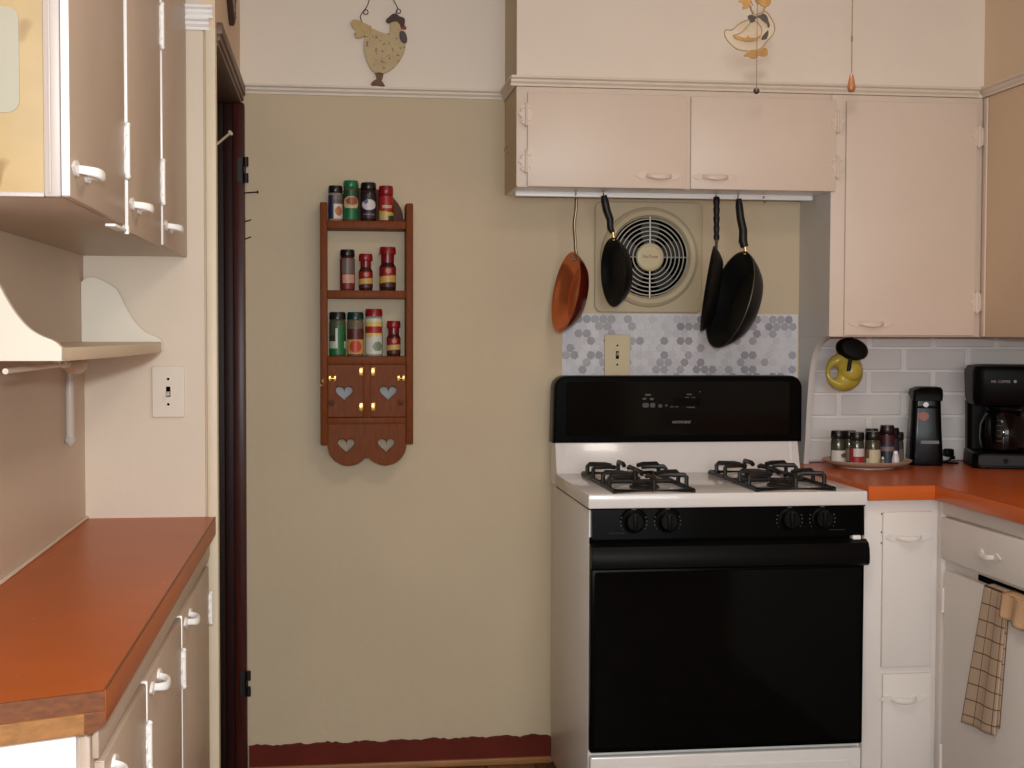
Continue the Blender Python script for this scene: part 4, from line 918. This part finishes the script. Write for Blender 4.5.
# yellow-green ceramic hanging under the tall cabinet
YX, YY, YZ = 1.578, 4.10, 1.236
t = thing('hanging_mug', 'round yellow-green ceramic mug with dark mouth hanging below the tall cabinet', 'mug', (YX, YY, YZ))
secs = []
for k in range(40):
    a = 2 * PI * k / 40; ci, si = math.cos(a), math.sin(a)
    hi_ = Vector((YX - .034 + .013 * ci, YY, YZ - .003 + .018 * si)); ho = Vector((YX + .061 * ci, YY, YZ + .062 * si))
    sec = []
    for q in range(14):
        ph = 2 * PI * q / 14; tt = .5 - .5 * math.cos(ph); pt = hi_.lerp(ho, tt); pt.y += .022 * math.sin(ph) * min(1, (ho - hi_).length / .05); sec.append(pt)
    secs.append(sec)
b = MB().rings(secs, closed=True)
b.lathe([(.0, -.030), (.020, -.028), (.032, -.018), (.038, .0), (.032, .018), (.020, .028), (0, .030)], (YX + .020, YY - .003, YZ + .002), (.1, -1, .1), n=36)
b.build('body', 'yellow_glaze', t, angle=60)
mo = MB(); u_ = Vector((.95, -.12, -.28)).normalized(); w_ = Vector((.1, -1, .1)).normalized(); v_ = u_.cross(w_).normalized()
pr = [(.2, .022), (.8, .020), (1.0, .008), (1.0, -.006), (.9, -.016), (.3, -.02)]
mo.rings([[Vector((YX + .016, YY - .018, YZ + .070)) + (u_ * math.cos(a) * .049 + v_ * math.sin(a) * .034) * q + w_ * h for a in [2 * PI * k / 36 for k in range(36)]] for q, h in pr])
mo.build('mouth', 'dark_glaze', t)['label'] = 'dark oval mouth'
st = smooth([(YX + .004, YY - .040, YZ + .042), (YX + .000, YY - .042, YZ + .020), (YX - .003, YY - .042, YZ + .002)], 2, False)
MB().tube(st, .0065, 8, up=(1, 0, 0)).build('stem', 'dark_glaze', t)
MB().tube([(1.605, 4.102, 1.3445 - .027), (1.602, 4.09, YZ + .088)], .004, 8).build('hanging_loop', 'dark_glaze', t)

# can opener
OX, OY = 1.858, 4.135
t = thing('can_opener', 'black upright electric can opener beside the turntable', 'can opener', (OX, OY, ZT))
def slab(b, secs, n=8):
    """stack of rounded rectangles (z, x0, x1, y0, y1, r)"""
    rings = [[Vector((px_, py_, z)) for px_, py_ in rrect(x0, x1, y0, y1, r_, n)] for z, x0, x1, y0, y1, r_ in secs]
    return b.rings(rings)
slab(MB(), [(ZT, OX - .050, OX + .050, OY - .055, OY + .055, .018), (ZT + .01, OX - .052, OX + .052, OY - .058, OY + .056, .02), (ZT + .12, OX - .048, OX + .048, OY - .046, OY + .05, .022),
            (ZT + .205, OX - .044, OX + .046, OY - .040, OY + .048, .022), (ZT + .225, OX - .042, OX + .044, OY - .038, OY + .046, .02)]).build('body', mat('glossy_black', (10, 10, 11), .2, var=0, spec=.2), t)
slab(MB(), [(ZT + .205, OX - .046, OX + .044, OY - .066, OY - .03, .008), (ZT + .222, OX - .046, OX + .046, OY - .066, OY + .046, .012), (ZT + .238, OX - .042, OX + .046, OY - .060, OY + .046, .012), (ZT + .246, OX - .025, OX + .042, OY - .050, OY + .04, .012)]).build('lever', 'black_plastic', t)
MB().cyl((OX - .006, OY - .036, ZT + .193), (OX - .006, OY - .056, ZT + .192), .008, n=18).build('cutting_wheel', 'steel', t)
MB().box(OX - .030, OX + .034, OY - .048, OY - .04, ZT + .180, ZT + .188, .002).build('guide', 'black_plastic', t)
MB().plate([circle(0, 0, .017, 24, .014)], .0015, (OX - .012, OY - .0478, ZT + .155), (1, 0, 0), (0, .07, 1)).build('sticker', 'sticker', t)['label'] = 'reddish oval sticker'
np_ = MB().plate([rrect(-.028, .028, -.005, .005, .002)], .0015, (OX + .008, OY - .0535, ZT + .074), (1, 0, 0), (0, .1, 1)).build('nameplate', 'silver', t)

# coffee maker
CX0, CX1, CY0, CY1 = 1.980, 2.190, 3.95, 4.175
cxm = (CX0 + CX1) / 2
t = thing('coffee_maker', 'black drip coffee maker in the corner of the right counter', 'coffee maker', (cxm, 4.06, ZT))
slab(MB(), [(ZT, CX0, CX1, CY0, CY1, .03), (ZT + .004, CX0 - .003, CX1 + .003, CY0 - .003, CY1, .03), (ZT + .045, CX0, CX1, CY0, CY1, .03), (ZT + .05, CX0 + .006, CX1 - .006, CY0 + .006, CY1, .03)]).build('base', 'black_plastic', t)
MB().plate([rrect(CX0 + .014, CX1 - .03, ZT + .012, ZT + .04, .006)], .003, (0, CY0 - .0025, 0), (1, 0, 0), (0, 0, 1), .001).build('control_strip', 'coffee_grey', t)
MB().cyl((cxm - .012, CY0 - .003, ZT + .025), (cxm - .012, CY0 - .008, ZT + .025), .008, n=16).build('power_switch', 'black_plastic', t)
slab(MB(), [(ZT + .049, CX0 + .004, CX1 - .004, CY1 - .075, CY1, .02), (ZT + .20, CX0 + .002, CX1 - .002, CY1 - .08, CY1, .02)]).build('column', 'black_plastic', t)
slab(MB(), [(ZT + .195, CX0 + .004, CX1 - .004, CY0 + .01, CY1, .04), (ZT + .215, CX0 - .001, CX1 + .001, CY0, CY1, .04), (ZT + .295, CX0 - .004, CX1 + .004, CY0 - .004, CY1 + .002, .04), (ZT + .305, CX0 - .002, CX1 + .002, CY0 - .002, CY1 + .002, .04)]).build('reservoir', 'black_plastic', t)
slab(MB(), [(ZT + .305, CX0, CX1, CY0, CY1, .04), (ZT + .314, CX0 + .004, CX1 - .004, CY0 + .004, CY1 - .004, .04), (ZT + .318, CX0 + .03, CX1 - .03, CY0 + .03, CY1 - .03, .03)]).build('lid', 'black_plastic', t)
MB().text('MR. COFFEE', .0105, (cxm - .030, CY0 - .0042, ZT + .268), (1, 0, 0), (0, 0, 1)).lathe([(.0045, 0), (.0045, .0012)], (cxm + .012, CY0 - .0032, ZT + .269), (0, -1, 0), 16).build('lettering', 'mark_grey', t)
ca = MB().lathe([(.055, 0), (.068, .006), (.074, .04), (.072, .08), (.058, .115), (.052, .125), (.054, .130)], (cxm - .005, CY0 + .078, ZT + .052), n=40).build('carafe', 'carafe', t)
MB().lathe([(.055, 0), (.056, .006), (.04, .012), (0, .013)], (cxm - .005, CY0 + .078, ZT + .182), n=32).build('carafe_lid', 'black_plastic', ca)
MB().tube(smooth([(cxm - .05, CY0 + .032, ZT + .165), (cxm - .062, CY0 + .004, ZT + .160), (cxm - .064, CY0 + .001, ZT + .11), (cxm - .056, CY0 + .012, ZT + .075)], 2, False), .008, 10, flat=(1.2, .7)).build('carafe_handle', 'black_plastic', ca)
b = MB()
for k in range(5): b.plate([[(-.008, -.0012), (.008, -.0012), (.008, .0012), (-.008, .0012)]], .0006, (cxm - .03 + .001, CY0 + .0075, ZT + .085 + .016 * k), (1, -.36, 0), (0, 0, 1))
b.build('level_marks', 'mark_dim', ca)
t0 = [o for o in COL.objects if o.name == 'coffee_maker'][0]; t0.rotation_euler.z = -.30
t0 = [o for o in COL.objects if o.name == 'can_opener'][0]; t0.rotation_euler.z = -.25
t = thing('power_cord', 'black cord and plug against the tiles left of the coffee maker', 'cord', (1.975, 4.21, ZT))
MB().box(1.960, 1.990, 4.196, 4.2245, ZT + .016, ZT + .042, .006).box(1.972, 1.990, 4.190, 4.197, ZT + .008, ZT + .02, .003).build('plug', 'black_plastic', t)
MB().tube(smooth([(1.975, 4.192, ZT + .012), (1.96, 4.18, ZT + .004), (1.93, 4.17, ZT + .0035), (1.935, 4.14, ZT + .0035), (1.95, 4.12, ZT + .0035), (1.965, 4.118, ZT + .0035)], 2, False), .003, 8).build('cable', 'black_plastic', t)

# ------------------------------------------------------------------ light
def area(name, loc, target, sx, sy, power, col):
    l = bpy.data.lights.new(name, 'AREA'); l.shape = 'RECTANGLE'; l.size = sx; l.size_y = sy; l.energy = power; l.color = col
    o = bpy.data.objects.new(name, l); COL.objects.link(o); o.location = loc
    o.rotation_euler = (Vector(target) - Vector(loc)).to_track_quat('-Z', 'Y').to_euler(); return o
area('camera_flash', (0.0, -0.02, 1.475), (0.42, 4.0, 1.33), .07, .045, 25, (.93, .985, 1.0))
area('window_daylight', ((wx0 + wx1) / 2, YREAR + .01, (wz0 + wz1) / 2), ((wx0 + wx1) / 2 - .1, 3, 1.35), 2.0, 1.2, 47, (.91, .98, 1.04))
area('ceiling_lamp', (0.75, 2.2, CEIL - .03), (0.75, 2.2, 0), .4, .4, 7, (1.0, .90, .77))
w = bpy.data.worlds.new('world'); SC.world = w; w.use_nodes = True
w.node_tree.nodes['Background'].inputs[0].default_value = (0.9, 0.95, 1.0, 1); w.node_tree.nodes['Background'].inputs[1].default_value = 0.3

# ------------------------------------------------------------------ camera
cam = bpy.data.cameras.new('camera'); co = bpy.data.objects.new('camera', cam); COL.objects.link(co)
cam.sensor_width = 36; cam.lens = 1370.34 * 36 / 1024; cam.clip_start = .02
yaw, pitch, roll = .1294, .0380, .0027
fwd = Vector((math.sin(yaw), math.cos(yaw), 0)); right = Vector((math.cos(yaw), -math.sin(yaw), 0)); up = Vector((0, 0, 1))
f2 = fwd * math.cos(pitch) - up * math.sin(pitch); u2 = up * math.cos(pitch) + fwd * math.sin(pitch)
r3 = right * math.cos(roll) + u2 * math.sin(roll); u3 = u2 * math.cos(roll) - right * math.sin(roll)
co.matrix_world = Matrix(((r3.x, u3.x, -f2.x, 0), (r3.y, u3.y, -f2.y, 0), (r3.z, u3.z, -f2.z, 1.3567), (0, 0, 0, 1)))
SC.camera = co
SC.view_settings.view_transform = 'Standard'; SC.view_settings.look = 'None'; SC.view_settings.gamma = 1.0
SC.view_settings.exposure = 0.23; SC.view_settings.use_curve_mapping = False
